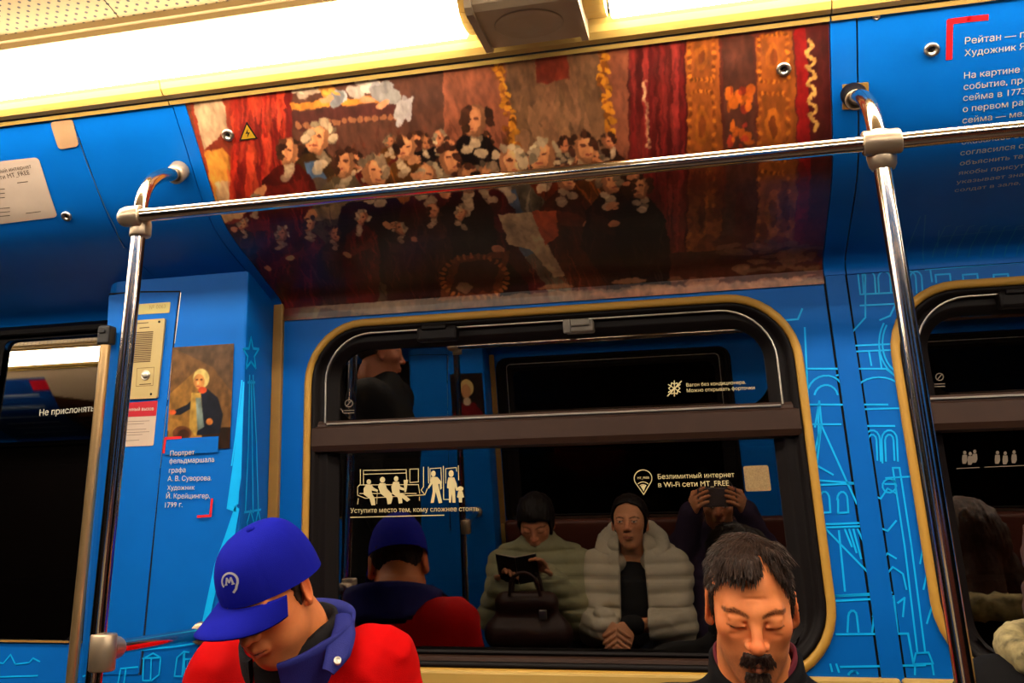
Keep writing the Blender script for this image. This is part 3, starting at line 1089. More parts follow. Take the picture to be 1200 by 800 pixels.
def figure(x, y, h, coat, hair, skin=(206, 130, 88), turn=1, lean=0, sash=None):
    """a small painted person: head at (x, y), total height h in photo pixels"""
    r = h * .080
    dk = tuple(v * .45 for v in coat)
    cv.fill([(x - r * .8, y + r * 1.0), (x + r * .8, y + r * 1.0), (x + r * 2.1 + lean * .4, y + r * 2.4), (x + r * 2.6 + lean, y + h * .42), (x + r * 2.2 + lean * 1.6, y + h * .92), (x - r * 2.2 + lean * 1.6, y + h * .92), (x - r * 2.6 + lean, y + h * .42), (x - r * 2.1 + lean * .4, y + r * 2.4)], dk, grain=.5)
    strokes(x - r * 1.7 + lean, y + r * 2.2, x + r * 1.9 + lean, y + h * .8, 16, coat, (1.2, 4.0), (h * .12, h * .34), alpha=.6, d=20)
    strokes(x - r * 1.9 * turn - r, y + r * 2.2, x - r * 1.3 * turn + r, y + h * .7, 8, tuple(min(255, v * 1.35 + 10) for v in coat), (.8, 2.4), (h * .08, h * .25), alpha=.5, d=16)
    strokes(x - r * 2 + lean, y + r * 2.4, x + r * 2 + lean, y + h * .85, 9, (24, 10, 8), (1, 3.2), (h * .1, h * .3), alpha=.6, d=8)
    if sash:
        cv.fill([(x - r * .8, y + r * 1.6), (x + r * .2, y + r * 1.5), (x + r * 1.7, y + h * .42), (x + r * .7, y + h * .46)], sash, grain=.4)
    # an arm across
    ax, ay = x + turn * r * prnd.uniform(1.2, 2.6), y + h * prnd.uniform(.25, .42)
    sx_, sy_ = x - turn * r * 1.7, y + r * 2.8
    cv.fill([(sx_, sy_ - r * .5), (ax, ay - r * .4), (ax, ay + r * .4), (sx_, sy_ + r * .9)], tuple(v * .8 for v in coat), alpha=.75, grain=.5)
    cv.ell(ax + turn * r * .3, ay, r * .55, r * .34, jit(skin, 14), rot=prnd.uniform(-40, 40))
    for k in range(4):
        cv.ell(x + prnd.uniform(-.5, .5) * r, y + r * (1.15 + .3 * k), r * .42, r * .3, jit((190, 170, 146), 26), alpha=.75)
    # head: shaded side, lit side, hair in locks
    cv.ell(x, y, r * .80, r * 1.06, tuple(v * .62 for v in skin), rot=-turn * 8)
    cv.ell(x + turn * r * .16, y + r * .02, r * .60, r * .92, skin, rot=-turn * 8)
    cv.ell(x + turn * r * .1, y - r * .42, r * .42, r * .26, tuple(min(255, v * 1.12) for v in skin), alpha=.8)
    cv.ell(x + turn * r * .40, y + r * .14, r * .13, r * .30, tuple(min(255, v * 1.15) for v in skin))
    for e in (-.16, .52):
        cv.ell(x + turn * r * (e * .8), y - r * .10, r * .19, r * .10, (62, 28, 20), alpha=.85)
    cv.ell(x + turn * r * .24, y + r * .52, r * .24, r * .07, (120, 48, 38), alpha=.8)
    cv.ell(x + turn * r * .1, y + r * .86, r * .4, r * .2, tuple(v * .55 for v in skin), alpha=.6)
    for k in range(15):
        a = math.radians(prnd.uniform(-35, 215) if k < 10 else prnd.uniform(150, 235))
        cv.ell(x - turn * r * .18 + r * .92 * math.cos(a) * -turn * (1 if k > 9 else .9), y - r * .98 * math.sin(a) * (1 if k < 10 else -.4) , r * prnd.uniform(.2, .36), r * prnd.uniform(.16, .3), jit(hair, 16, prnd.uniform(.5, 1.08)), rot=prnd.uniform(0, 180))


WIG, BRN, GRY = (196, 178, 152), (60, 32, 22), (140, 118, 98)
REDS, DARKS, CREAMS, GOLDS = (128, 26, 18), (30, 18, 18), (150, 128, 96), (150, 84, 26)
strokes(345, 150, 600, 250, 260, (70, 32, 22), (2, 6), (8, 30), alpha=.5, d=22)
strokes(600, 180, 740, 260, 120, (86, 38, 22), (2, 6), (8, 30), alpha=.5, d=24)
back = [(352 + i * 13.5 + prnd.uniform(-4, 4), 168 + prnd.uniform(-12, 26)) for i in range(28)]
for x, y in sorted(back, key=lambda q: q[1]):
    figure(x, y, prnd.uniform(104, 138), prnd.choice((REDS, DARKS, DARKS, GOLDS, (84, 40, 26))), prnd.choice((WIG, BRN, BRN, GRY)), jit((200, 122, 82), 16), turn=prnd.choice((-1, 1)), lean=prnd.uniform(-6, 6))
crowd = [(338, 176, 130, REDS, BRN), (372, 160, 165, (112, 72, 34), WIG), (404, 190, 140, CREAMS, BRN), (440, 200, 160, DARKS, GRY), (476, 172, 130, GOLDS, BRN), (500, 206, 140, (92, 28, 24), WIG),
         (528, 186, 140, (96, 32, 26), BRN), (556, 140, 165, DARKS, BRN), (548, 208, 140, DARKS, BRN), (572, 205, 140, (92, 22, 26), GRY), (600, 190, 170, (176, 166, 142), WIG), (636, 182, 160, (190, 62, 24), WIG),
         (664, 206, 130, (110, 40, 24), BRN), (686, 172, 150, (176, 84, 26), BRN), (716, 210, 130, (54, 24, 22), GRY), (750, 218, 110, DARKS, BRN)]
for x, y, h, coat, hair in sorted(crowd, key=lambda q: q[1]):
    figure(x, y, h * 1.42, coat, hair, jit((222, 144, 98), 14), turn=prnd.choice((-1, 1)), lean=prnd.uniform(-6, 6), sash=(60, 88, 140) if x in (600, 372) else None)
front = [(300, 236, 90), (330, 272, 90), (362, 262, 90), (392, 272, 90), (424, 254, 90), (540, 248, 90), (470, 266, 80), (508, 246, 90), (285, 262, 70)]
for x, y, h in front:
    figure(x, y, h * 1.2, prnd.choice((DARKS, REDS, (70, 32, 26))), prnd.choice((WIG, BRN, GRY)), jit((236, 150, 104), 14), turn=prnd.choice((-1, 1)))
for x, y in ((455, 262), (487, 205), (520, 226), (560, 214), (716, 240), (740, 205), (622, 252), (484, 186)):
    cv.ell(x, y, 7, 4, jit((206, 134, 92), 14), rot=prnd.uniform(-50, 50))
    for k in range(4):
        cv.ell(x + 6, y - 3 + k * 2.0, 4, .9, jit((206, 134, 92), 14), rot=prnd.uniform(-30, 10))
# breeches, stockings, an upset chair, cloth on the floor
cv.fill([(585, 250), (622, 246), (640, 280), (662, 322), (650, 324), (622, 290), (596, 285)], (206, 186, 150), grain=.4)
cv.fill([(622, 246), (650, 244), (655, 275), (640, 285)], (190, 70, 30), grain=.4)
cv.fill([(532, 300), (598, 292), (586, 346), (514, 352)], (78, 34, 18), grain=.4)
cv.fill([(540, 306), (588, 300), (578, 340), (526, 346)], (34, 16, 12), grain=.3)
for k in range(30):
    a = k / 30 * 2 * math.pi
    cv.ell(556 + 38 * math.cos(a), 324 + 26 * math.sin(a), 3.5, 2, jit((140, 74, 34), 20), rot=k * 12)
for k in range(6):
    cv.ell(544 + 5 * math.cos(k), 336 + 4 * math.sin(k * 1.05), 5, 3.4, (96, 70, 52))
for k in range(26):
    cv.ell(prnd.uniform(850, 960), prnd.uniform(282, 320), prnd.uniform(6, 18), prnd.uniform(2, 5), jit((104, 70, 54), 22), rot=prnd.uniform(-20, 10), alpha=.7)
for k in range(30):
    cv.ell(prnd.uniform(650, 960), prnd.uniform(322, 352), prnd.uniform(8, 22), prnd.uniform(2, 5), jit((150, 96, 70), 26), rot=prnd.uniform(-12, 4), alpha=.6)
cv.fill([(345, 358), (985, 326), (985, 352), (345, 378)], (116, 88, 70), alpha=.55, grain=.5)
cv.fill([(690, 345), (960, 322), (960, 345), (690, 356)], (170, 96, 66), alpha=.5, grain=.5)
g = fbm(np.stack([cv.xx.ravel() * .22, cv.yy.ravel() * .14, np.zeros(cv.xx.size)], 1), 4).reshape(cv.xx.shape)
cv.c *= (1 + .25 * g[..., None])
cv.c = np.clip(cv.c, 0, 1) ** (.80 - .16 * np.clip(1.2 - cv.yy / (cv.H * .45), 0, 1))[..., None] * np.array([1.12, .98, .82])
# brush marks: the paint is dragged a little along irregular directions
wx = fbm(np.stack([cv.xx.ravel() * .11, cv.yy.ravel() * .11, np.full(cv.xx.size, 3.0)], 1), 3).reshape(cv.xx.shape) * 3.2
wy = fbm(np.stack([cv.xx.ravel() * .11, cv.yy.ravel() * .11, np.full(cv.xx.size, 9.0)], 1), 3).reshape(cv.xx.shape) * 3.6
cv.c = cv.c[np.clip((cv.yy + wy).round().astype(int), 0, cv.H - 1), np.clip((cv.xx + wx).round().astype(int), 0, cv.W - 1)]
cv.blur(1)
PRINT = mat('painting_print', attr='Col', rough=0.3, var=0.02, spec=0.45)
tpn = thing('painting_panel', 'curved panel printed with a crowded old painting in reds and browns', 'painting', loc_of(-.32))
panel_body(-.9055, .268, off=.0025).build('panel_sheet', BLUE, tpn)
v, f = panel_grid(PA0, PA1, PB0, PB1, cv.W, cv.H, .0032)
MB().add(v, f, True).build('painted_print', PRINT, tpn, colors=cv.linear())
lock(268, 157, tpn)
lock(918, 80, tpn)
mb = MB()
poly(mb, PANEL, [(290, 141), (303, 161.5), (281, 164)], .0042)
ws = mb.build('warning_triangle', BLACK_PRINT)
tag(ws, 'small yellow and black high voltage warning triangle on the painting', 'warning sign')
mb = MB()
poly(mb, PANEL, [(290.2, 145), (300.5, 160.3), (283.6, 162.2)], .0048)
mb.build('yellow_field', mat('warning_yellow', srgb(206, 158, 24), .5), ws)
mb = MB()
poly(mb, PANEL, [(291.5, 149.5), (288.8, 155.6), (291.4, 155.2), (290.8, 160.4), (294, 153.6), (291.4, 154)], .0054)
mb.build('lightning_bolt', BLACK_PRINT, ws)

# ---- text panel
ti = thing('information_panel', 'blue curved panel with white text and a red corner bracket', 'panel', loc_of(.9))
panel_body(.3125, X1, off=.003).build('panel_sheet', BLUE, ti)
lock(1091, 57, ti)
ab0 = PANEL.ab(1026.5, 19)
o_ = PANEL.w(ab0[None], .003)[0]; n_ = PANEL.w(ab0[None], .013)[0] - o_
MB().lathe(o_, n_, [(-.001, .006), (.002, .0058), (.003, .0046), (.003, .003), (.0015, .0024), (.0025, .001)], 16).build('screw', STEEL, ti)
mb = MB()
ribbons(mb, PANEL, [[(1111.5, 67), (1112, 46), (1112.5, 24.5)], [(1112.5, 24.5), (1135, 21.6), (1155, 19.6)]], .0098, .0036)
mb.build('corner_bracket', RED_PRINT, ti)
mb = MB()
for s, x, y, cap, bold in (('Рейтан — па', 1130, 51, .0118, True), ('Художник Я.', 1129.5, 65, .0112, False), ('На картине и', 1129, 91.5, .0112, False), ('событие, про', 1128.5, 104.5, .0112, False), ('сейма в 1773 г', 1128, 117.5, .0112, False), ('о первом раз', 1127.5, 130.5, .0112, False), ('сейма — мел', 1127, 143.5, .0112, False), ('что на сейме', 1127, 155.5, .0112, False), ('оказалась все', 1126, 168, .0112, False), ('согласился с р', 1124.5, 180.5, .0112, False), ('объяснить так', 1124, 192, .0112, False), ('якобы присутс', 1122.5, 203, .0112, False), ('указывает знат', 1120, 213.5, .0112, False), ('солдат в зале, г', 1118, 223, .0112, False), ('в музее, замок', 1112, 235.5, .008, False)):
    if s.startswith('что') or s.startswith('в музее'):
        if s.startswith('что'):
            mb.build('paragraph', WHITE_PRINT, ti)
            mb = MB()
        continue
    if s.startswith('На'):
        mb.build('heading', WHITE_PRINT, ti)
        mb = MB()
    text(mb, s, PANEL, (x, y), (x + 70, y - 8.2), cap=cap, bold=bold, off=.0038)
mb.build('paragraph', WHITE_PRINT, ti)
mb = MB()
ln = []
for x in range(1100, 1230, 14):
    ln.append([(x - 8, 300), (x, 278), (x + 7, 264), (x + 14, 262)])
ln += [[(1060, 300), (1078, 252)], [(1104, 275), (1240, 262)], [(1098, 288), (1100, 268)], [(1082, 306), (1084, 250)]]
ribbons(mb, PANEL, ln, .0022, .0036)
mb.build('line_drawing', mat('dim_blue_print', srgb(24, 140, 222), .45), ti)

# ================================================================== HANDRAIL
PY = -.56
hr = thing('handrail', 'polished steel handrail of two upright poles joined by a long bar under the painting', 'handrail', (-.33, PY, 1.2))


def arc_pole(px_mount, x_top, x_bot, name):
    ab = PANEL.ab(*px_mount)
    m = PANEL.w(ab[None], .0065)[0]
    nrm = PANEL.w(ab[None], .104)[0] - m
    nrm /= np.linalg.norm(nrm)
    z_floor = .05
    pts = [m + nrm * .003]
    b0, b1, b2 = m + nrm * .022, np.array([m[0] * .4 + x_top * .6, PY + .002, m[2] - .048]), np.array([x_top, PY, m[2] - .135])
    for t in np.linspace(0, 1, 12):
        pts.append(b0 * (1 - t) ** 2 + b1 * 2 * t * (1 - t) + b2 * t * t)
    z = pts[-1][2]
    pts += [np.array([x_top, PY, z - .03])]
    for zz in np.linspace(z - .06, z_floor, 12):
        pts.append(np.array([x_top + (x_bot - x_top) * (z - .03 - zz) / (z - .03 - 1.05), PY, zz]))
    mb = MB().tube(np.array(pts), .0132, 20)
    mb.build(name, CHROME, hr)
    mb = MB().lathe(m, nrm, [(.000, .021), (.006, .021), (.024, .0195), (.027, .017), (.027, .0135), (.01, .0135)], 24)
    mb.build('flange', CLAMP if px_mount[0] < 600 else RUBBER, hr)
    if px_mount[0] > 600:
        mb = MB().lathe(m, nrm, [(.0272, .0185), (.0285, .0185), (.0285, .0155), (.0272, .0155)], 24)
        mb.build('flange_ring', CLAMP, hr)
    return m


arc_pole((212, 198), at(163, 265, PY)[0], at(115, 745, PY)[0], 'pole')
arc_pole((999, 109), at(1031, 175, PY)[0], at(1124, 755, PY)[0], 'pole')
BY = PY - .006
zb = at(700, 199.5, BY)[2]
xl = at(140, 254, BY)[0]
xp, xq = at(166, 252, PY)[0], at(1031, 172, PY)[0]
BY = PY - .018
xl = at(139, 254, BY)[0]
zb = at(700, 199.5, BY)[2]
MB().tube([(xl + .03, BY, zb), (0, BY, zb), (X1, BY, zb)], .0125, 20).build('bar', CHROME, hr)
MB().lathe((xl, BY, zb), (1, 0, 0), [(0, .006), (.003, .0115), (.008, .0165), (.016, .0188), (.044, .0192), (.046, .0165), (.046, .0128)], 26).build('end_cap', CLAMP, hr)
MB().lathe((xp, PY, zb - .034), (0, 0, 1), [(0, .0136), (0, .0185), (.003, .0195), (.02, .0195), (.03, .0175)], 22).build('clamp', CLAMP, hr)
MB().lathe((xq - .027, BY, zb), (1, 0, 0), [(0, .0128), (0, .0175), (.0025, .0192), (.0515, .0192), (.054, .0175), (.054, .0128)], 26).build('clamp_sleeve', CLAMP, hr)
MB().lathe((xq, PY, zb - .038), (0, 0, 1), [(0, .0136), (.001, .0165), (.008, .0200), (.02, .0215), (.06, .0185), (.062, .0136)], 26).build('clamp', CLAMP, hr)
# lower clamp with the arm rail running back to the column
pc = at(121, 764, PY)
pc[0] = at(120.5, 764, PY)[0]
MB().lathe((pc[0], PY, pc[2] - .027), (0, 0, 1), [(0, .0136), (0, .0195), (.002, .021), (.052, .021), (.054, .0195), (.054, .0136)], 26).build('clamp', CLAMP, hr)
pe = at(236, 742, -.15)
d = pe - np.array([pc[0], PY, pc[2] + .004])
L = np.linalg.norm(d); d /= L
p0 = np.array([pc[0], PY, pc[2] + .004])
MB().lathe(p0, d, [(.015, .0175), (.045, .0175), (.05, .016), (.05, .0115), (.04, .0115)], 22).build('socket', CLAMP, hr)
MB().tube([p0 + d * .03, p0 + d * (L * .5), p0 + d * L], .0115, 16).build('arm_rail', CHROME, hr)
MB().lathe(p0 + d * (L - .012), d, [(0, .012), (0, .019), (.012, .022), (.014, .01)], 20).build('flange', CLAMP, hr)
MB().lathe(p0 + d * .032 + np.array([.0, -.0165, -.003]), (0, -1, -.2), [(-.003, .003), (.0015, .003), (.0015, .001)], 10).build('screw', STEEL, hr)

# door post tube with a black cap
tY = -.174
a, b = at(124.5, 398, tY), at(84, 795, tY)
dp = thing('door_post', 'steel upright tube with a black plastic cap at the edge of the blue column', 'door post', (b[0], tY, .1))
e = b + (b - a) * 1.6
MB().tube([e, b, (a + b) / 2, a], .0115, 18).build('tube', mat('warm_steel', srgb(196, 160, 112), .3, metal=.9, var=.06), dp)
MB().box(a[0] - .0145, a[0] + .0155, tY - .016, tY + .016, a[2] - .012, a[2] + .03, .005).box(a[0] - .008, a[0] + .006, tY - .020, tY - .014, a[2] + .012, a[2] + .020, .002).build('cap', mat('black_plastic', srgb(34, 30, 30), .4), dp)

# ================================================================== LINE DRAWINGS ON THE BLUE WRAP
L = []
# towers between the windows
L += [[(940, 362), (935, 374), (900, 377)], [(943, 384), (947, 470)], [(945, 432), (985, 432)], [(945, 474), (1040, 474)], [(959, 474), (959, 520)]]
L += [[(963, 500), (960, 470), (955, 500)], arc(968, 462, 22, 22, 200, 340), arc(968, 466, 14, 15, 195, 345)]
L += [[(948, 560), (962, 497), (1004, 590)], [(948, 560), (950, 562), (1004, 566)], [(962, 500), (957, 545), (976, 556)], [(952, 497), (985, 497)], [(1006, 499), (1048, 499)]]
L += [[(962, 568), (1010, 566)], [(966, 618), (1018, 616)], [(1010, 566), (1018, 616)], [(968, 614), (1020, 612)]]
for x, y in ((966, 590), (987, 590)):
    L += [[(x - 5, y + 11), (x - 5, y - 5)] + arc(x, y - 5, 6, 9, 180, 360, 8) + [(x + 7, y + 10), (x - 5, y + 11)]]
L += [[(968, 620), (1042, 696), (978, 698)], [(1014, 618), (1042, 696)], [(983, 622), (990, 692)], [(975, 698), (1045, 694)], [(978, 704), (1047, 700)], [(1047, 698), (1052, 742)]]
for k in range(7):
    L += [[(990 + k * 5, 620), (998 + k * 5.5, 640 + (k % 3) * 7)]]
L += [[(980, 743), (1064, 742)], [(993, 740), (994, 722)] + arc(999, 722, 5, 7, 180, 360, 6) + [(1006, 740)], [(1022, 740), (1024, 722)] + arc(1028, 722, 5, 7, 180, 360, 6)]
L += [[(1064, 742), (1070, 776)], [(985, 781), (1084, 779)], [(973, 778), (975, 786)], [(980, 778), (983, 787)], arc(1000, 792, 6, 6, 200, 330)]
wm = MB()
ribbons(wm, WALL, L, .0036, .0014)
L2 = []
# the lamp post and hall to its side
L2 += [[(1046, 548), (1060, 640), (1075, 765)], [(1054, 548), (1068, 640), (1084, 764)], [(1046, 548), (1054, 548)], [(1038, 560), (1070, 558)], arc(1042, 569, 8, 8, 0, 360, 14), [(1037, 567), (1047, 567)]]
L2 += [[(1073, 765), (1070, 778), (1093, 777), (1088, 764), (1073, 765)], [(1072, 790), (1072, 778)], [(1094, 790), (1092, 777)]]
for x in (1022, 1042):
    L2 += [[(x - 8, 542), (x - 9, 515)] + arc(x, 515, 9, 11, 180, 360, 8) + [(x + 10, 540)], [(x - 4, 540), (x - 5, 516)] + arc(x, 516, 5, 7, 180, 360, 6) + [(x + 6, 539)]]
L2 += [[(1002, 479), (1012, 546)], [(996, 458), (1000, 474)], [(992, 480), (1060, 478)], [(985, 412), (996, 392), (1014, 372), (1014, 322)], [(1031, 375), (1043, 370), (1050, 355)], arc(1060, 402, 30, 40, 120, 215, 10), arc(1060, 402, 26, 36, 120, 215, 10)]
L2 += [[(1008, 345), (1046, 343)], [(1008, 358), (1050, 356)], [(1005, 318), (1008, 345)], [(1010, 318), (1013, 344)]]
for x in (1018, 1036, 1066, 1073):
    L2 += [[(x - 6, 344), (x - 7, 326)] + arc(x, 326, 7, 8, 180, 360, 8) + [(x + 8, 343)]]
L2 += [[(1000, 405), (1046, 403)], [(1000, 412), (1046, 410)], [(1002, 412), (1006, 440)], [(1018, 411), (1021, 428)], [(1030, 411), (1033, 432)]]
L2 += [[(980, 440), (1005, 432), (1038, 432), (1058, 448)], arc(1030, 460, 28, 18, 195, 330, 10)]
L2 += [[(1012, 590), (1022, 580), (1032, 584), (1040, 572), (1050, 578)], [(1014, 628), (1026, 616), (1040, 622), (1050, 610)], [(1030, 660), (1040, 648), (1050, 654)], [(1036, 676), (1046, 664), (1058, 672), (1062, 690)], [(1052, 706), (1060, 700), (1058, 722)], [(1080, 620), (1082, 640), (1078, 660)], [(1082, 690), (1086, 672)], [(1086, 730), (1092, 710)]]
for x in (1104, 1136, 1172):
    L2 += [[(x - 7, 331), (x - 8, 322), (x + 9, 321), (x + 10, 330)]]
L2 += [[(1084, 316), (1240, 304)], [(1092, 330), (1090, 316)]]
mb = MB()
ribbons(mb, WALL, [[q for q in ln] for ln in L2], .0032, .0014)
mb.build('line_drawing', PRINT_LINE, wall_far)
wm.build('line_drawing', PRINT_LINE, wall_far)
# spire with a star on the side of the column, tower base on its front
SIDE = Side(-.927)
star = []
for k in range(11):
    a = math.radians(-90 + 36 * k)
    r = (15.5 if k % 2 == 0 else 6.5)
    star.append((294 + r * .62 * math.cos(a) - .4, 415 + r * 1.3 * math.sin(a)))
mb = MB()
ribbons(mb, SIDE, [star, [(292, 440), (290.5, 520), (287, 600)], [(296, 440), (300, 520), (302, 598)], [(294, 446), (295, 520), (296, 600)], [(290, 448), (298, 448)]], .0054, .0012)
ribbons(mb, SIDE, [[(289, 612), (293, 598), (297, 612)], [(299, 612), (302, 598), (305, 612)], [(289, 612), (290, 624), (296, 624)], [(286, 600), (305, 597)]], .0045, .0012)
mb.build('line_drawing', PRINT_LINE, pillar)
mb = MB()
ribbons(mb, BOXF, [[(284, 446), (277, 510), (272, 545)], [(286, 448), (283, 520), (279, 590)]], .0034, .0022)
poly(mb, BOXF, [(285, 450), (286.4, 450), (283, 560), (277, 600), (266, 596), (274, 540)], .002)
poly(mb, BOXF, [(276, 592), (281, 596), (276, 625), (256, 680), (244, 735), (236, 735), (252, 660), (264, 628)], .002)
ribbons(mb, BOXF, [[(167, 761), (207, 757), (238, 752)], [(139, 800), (142, 783), (162, 781)], [(146, 800), (148, 784)], [(168, 797), (169, 771), (180, 765), (189, 770), (187, 790), (178, 797), (168, 797)], [(168, 771), (189, 770)], [(178, 770), (177, 797)], [(205, 792), (208, 770), (216, 763), (222, 764)], [(205, 792), (214, 792), (216, 766)], [(218, 772), (236, 771)], [(218, 783), (236, 782)], [(217, 764), (216, 800)], [(120, 790), (114, 786), (98, 792)]], .0030, .0022)
for k in range(9):
    ribbons(mb, BOXF, [[(220 + k * 2.6, 774), (220 + k * 2.6, 781)]], .0012, .0022)
mb.build('line_drawing', PRINT_LINE, pillar)
mb = MB()
ribbons(mb, DOORP, [[(2, 772), (20, 774), (28, 764), (34, 775), (50, 773), (54, 768), (62, 772)], [(2, 790), (60, 788)]], .003, .0014)
mb.build('line_drawing', PRINT_LINE, door)

# ================================================================== THINGS ON THE COLUMN
# intercom
ip = thing('intercom', 'cream emergency intercom plate with slotted speaker and round button on the blue column', 'intercom', tuple(at(172, 420, -.147)))
c = [BOXF.ab(146, 377), BOXF.ab(195.5, 373.5), BOXF.ab(186, 466.5), BOXF.ab(137, 469)]
INTER = mat('intercom_plate', srgb(216, 188, 126), .4, metal=.1, var=.05)
mb = MB(); slab(mb, BOXF, rrect_ab(*c, .004), .006, .0017)
mb.build('plate', INTER, ip)
mb = MB()
for k in range(17):
    t_ = k / 16
    ribbons(mb, BOXF, [[(150 - t_ * 3, 391 + k * 2.15), (181.5 - t_ * 3.4, 389.3 + k * 2.15)]], .0022, .0082)
mb.build('speaker_slots', mat('slot_brown', srgb(96, 66, 36), .6), ip)
o_ = BOXF.w(BOXF.ab(173, 440)[None], .0077)[0]
MB().lathe(o_, (0, -1, 0), [(-.001, .0105), (.002, .0105), (.0024, .0086), (.0012, .0082), (.0045, .0068), (.005, .004), (.005, .0001)], 24).build('button', STEEL, ip)
SLOT = mat('slot_brown', srgb(96, 66, 36), .6)
mb = MB()
ribbons(mb, BOXF, [[(163, 432), (183, 430.6), (181.5, 452), (162, 453), (163, 432)]], .0008, .0083)
mb.build('button_outline', SLOT, ip)
mb = MB()
ribbons(mb, BOXF, [[(166, 451), (179, 450)]], .0018, .0083)
mb.build('button_caption', SLOT, ip)
mb = MB()
ribbons(mb, BOXF, [[(158, 380), (176, 378.6)], [(166, 385), (177, 384)]], .0018, .0083)
mb.build('heading', SLOT, ip)
for q in ((188.8, 377.6), (179.2, 462)):
    MB().lathe(BOXF.w(BOXF.ab(*q)[None], .0077)[0], (0, -1, 0), [(-.001, .0026), (.001, .0026), (.0012, .001)], 10).build('screw', DARK, ip)
# number plate
npl = thing('number_plate', 'small pale yellow number plate above the intercom', 'plate', tuple(at(182, 360, -.147)))
c = [BOXF.ab(150, 357.5), BOXF.ab(200.5, 354), BOXF.ab(199, 366.5), BOXF.ab(148, 369.5)]
mb = MB(); slab(mb, BOXF, rrect_ab(*c, .002), .0012, .0017)
mb.build('plate', mat('pale_yellow', srgb(232, 212, 130), .45), npl)
mb = MB(); text(mb, '№ 0063', BOXF, (176, 362.6), (195, 361.2), off=.0034)
mb.build('lettering', mat('ochre_print', srgb(190, 158, 84), .5), npl)
# notice under the intercom
nt_ = thing('notice', 'red and white emergency call notice below the intercom', 'notice', tuple(at(168, 496, -.147)))
c = [BOXF.ab(134, 473), BOXF.ab(185.5, 469.5), BOXF.ab(180.5, 522), BOXF.ab(129, 524)]
mb = MB(); slab(mb, BOXF, rrect_ab(*c, .004), .0010, .0017)
mb.build('sheet', PAPER, nt_)
mb = MB(); poly(mb, BOXF, [(134, 473), (185.5, 469.5), (183.8, 487), (132.2, 489.6)], .0031)
mb.build('red_band', mat('notice_red', srgb(206, 22, 44), .5), nt_)
mb = MB()
text(mb, 'Экстренный вызов', BOXF, (136, 482.2), (181, 480.6), bold=True, off=.0036)
mb.build('heading', WHITE_PRINT, nt_)
mb = MB()
for k, (x0_, x1_) in enumerate(((150, 176), (150, 170), (0, 0), (150, 173), (150, 177), (150, 169), (0, 0), (150, 166))):
    if x1_: ribbons(mb, BOXF, [[(x0_ - k * .3, 494 + k * 3.2), (x1_ - k * .3, 493 + k * 3.2)]], .0012, .0031)
mb.build('small_print', mat('grey_print', srgb(150, 132, 118), .6), nt_)

# portrait print: a plain unnamed officer
pp = thing('portrait_print', 'small portrait print of a pale haired man in a dark coat, on the blue column', 'portrait', tuple(at(235, 465, -.147)))
c0, c1 = BOXF.ab(197, 528), BOXF.ab(275, 402.5)
pv = Canvas(BOXF, c0[0] - .003, c1[0], BOXF.ab(190, 528)[1], c1[1], 96, 140, (120, 82, 44))
pv.fill([(190, 470), (235, 430), (245, 480), (200, 530), (188, 530)], (176, 122, 50), alpha=.7, grain=.3)
pv.fill([(196, 404), (280, 400), (280, 470), (250, 430)], (88, 64, 46), alpha=.8, grain=.3)
pv.fill([(188, 505), (276, 500), (276, 530), (188, 530)], (46, 28, 18), grain=.3)
pv.fill([(200, 490), (232, 496), (240, 520), (196, 522)], (170, 118, 50), grain=.3)
pv.ell(214, 508, 11, 9, (112, 62, 34), grain=.3)
pv.ell(216, 509, 7, 6, (70, 38, 22))
pv.fill([(226, 462), (243, 455), (256, 466), (262, 486), (258, 508), (232, 510), (224, 490)], (26, 28, 40), grain=.3)
pv.fill([(230, 464), (232, 474), (212, 486), (204, 486), (205, 481), (220, 474)], (26, 28, 40), grain=.3)
pv.fill([(225, 460), (236, 460), (238, 484), (230, 512), (222, 500)], (208, 160, 70), grain=.3)
pv.fill([(230, 466), (236, 466), (240, 500), (232, 505)], (126, 140, 130), grain=.3)
pv.fill([(250, 480), (262, 484), (256, 500), (244, 494)], (30, 30, 40))
pv.ell(203, 483, 4, 3, (222, 90, 40))
pv.ell(246, 494, 4, 4, (206, 120, 50))
pv.ell(236.5, 443.5, 9.5, 11.5, (236, 206, 120), grain=.2)
pv.ell(234, 447, 6.5, 9, (226, 150, 76))
pv.ell(238, 457, 5, 4, (214, 76, 34))
pv.ell(231.5, 445, 1.6, 1, (90, 46, 24)); pv.ell(236.6, 444.8, 1.6, 1, (90, 46, 24)); pv.ell(233, 452.5, 2.2, .8, (170, 70, 46))
pv.ell(232.6, 448.5, 1.2, 2, (244, 180, 110))
pv.c *= 1 + .30 * fbm(np.stack([pv.xx.ravel() * .16, pv.yy.ravel() * .12, np.full(pv.xx.size, 2.0)], 1), 3).reshape(pv.xx.shape)[..., None]
pv.blur(1)
gx, gz = np.meshgrid(np.linspace(pv.a0, pv.a1, pv.W), np.linspace(pv.b0, pv.b1, pv.H))
v = BOXF.w(np.stack([gx.ravel(), gz.ravel()], 1), .0026)
q = np.arange(pv.W * pv.H).reshape(pv.H, pv.W)
f = np.stack([q[:-1, :-1], q[:-1, 1:], q[1:, 1:], q[1:, :-1]], -1).reshape(-1, 4).tolist()
MB().add(v, f).build('picture', PRINT, pp, colors=pv.linear())
mb = MB()
slab(mb, BOXF, np.array([BOXF.ab(194, 514.5), BOXF.ab(257, 511), BOXF.ab(256, 530), BOXF.ab(193, 533)]), .0006, .0028)
mb.build('caption_field', BLUE, pp)
for ln in ([(193, 530), (195, 513.6), (213, 512.6)], [(249.5, 585), (247.5, 604), (233, 605)]):
    mb = MB()
    ribbons(mb, BOXF, [ln], .0052, .0042)
    mb.build('corner_bracket', RED_PRINT, pp)
mb = MB()
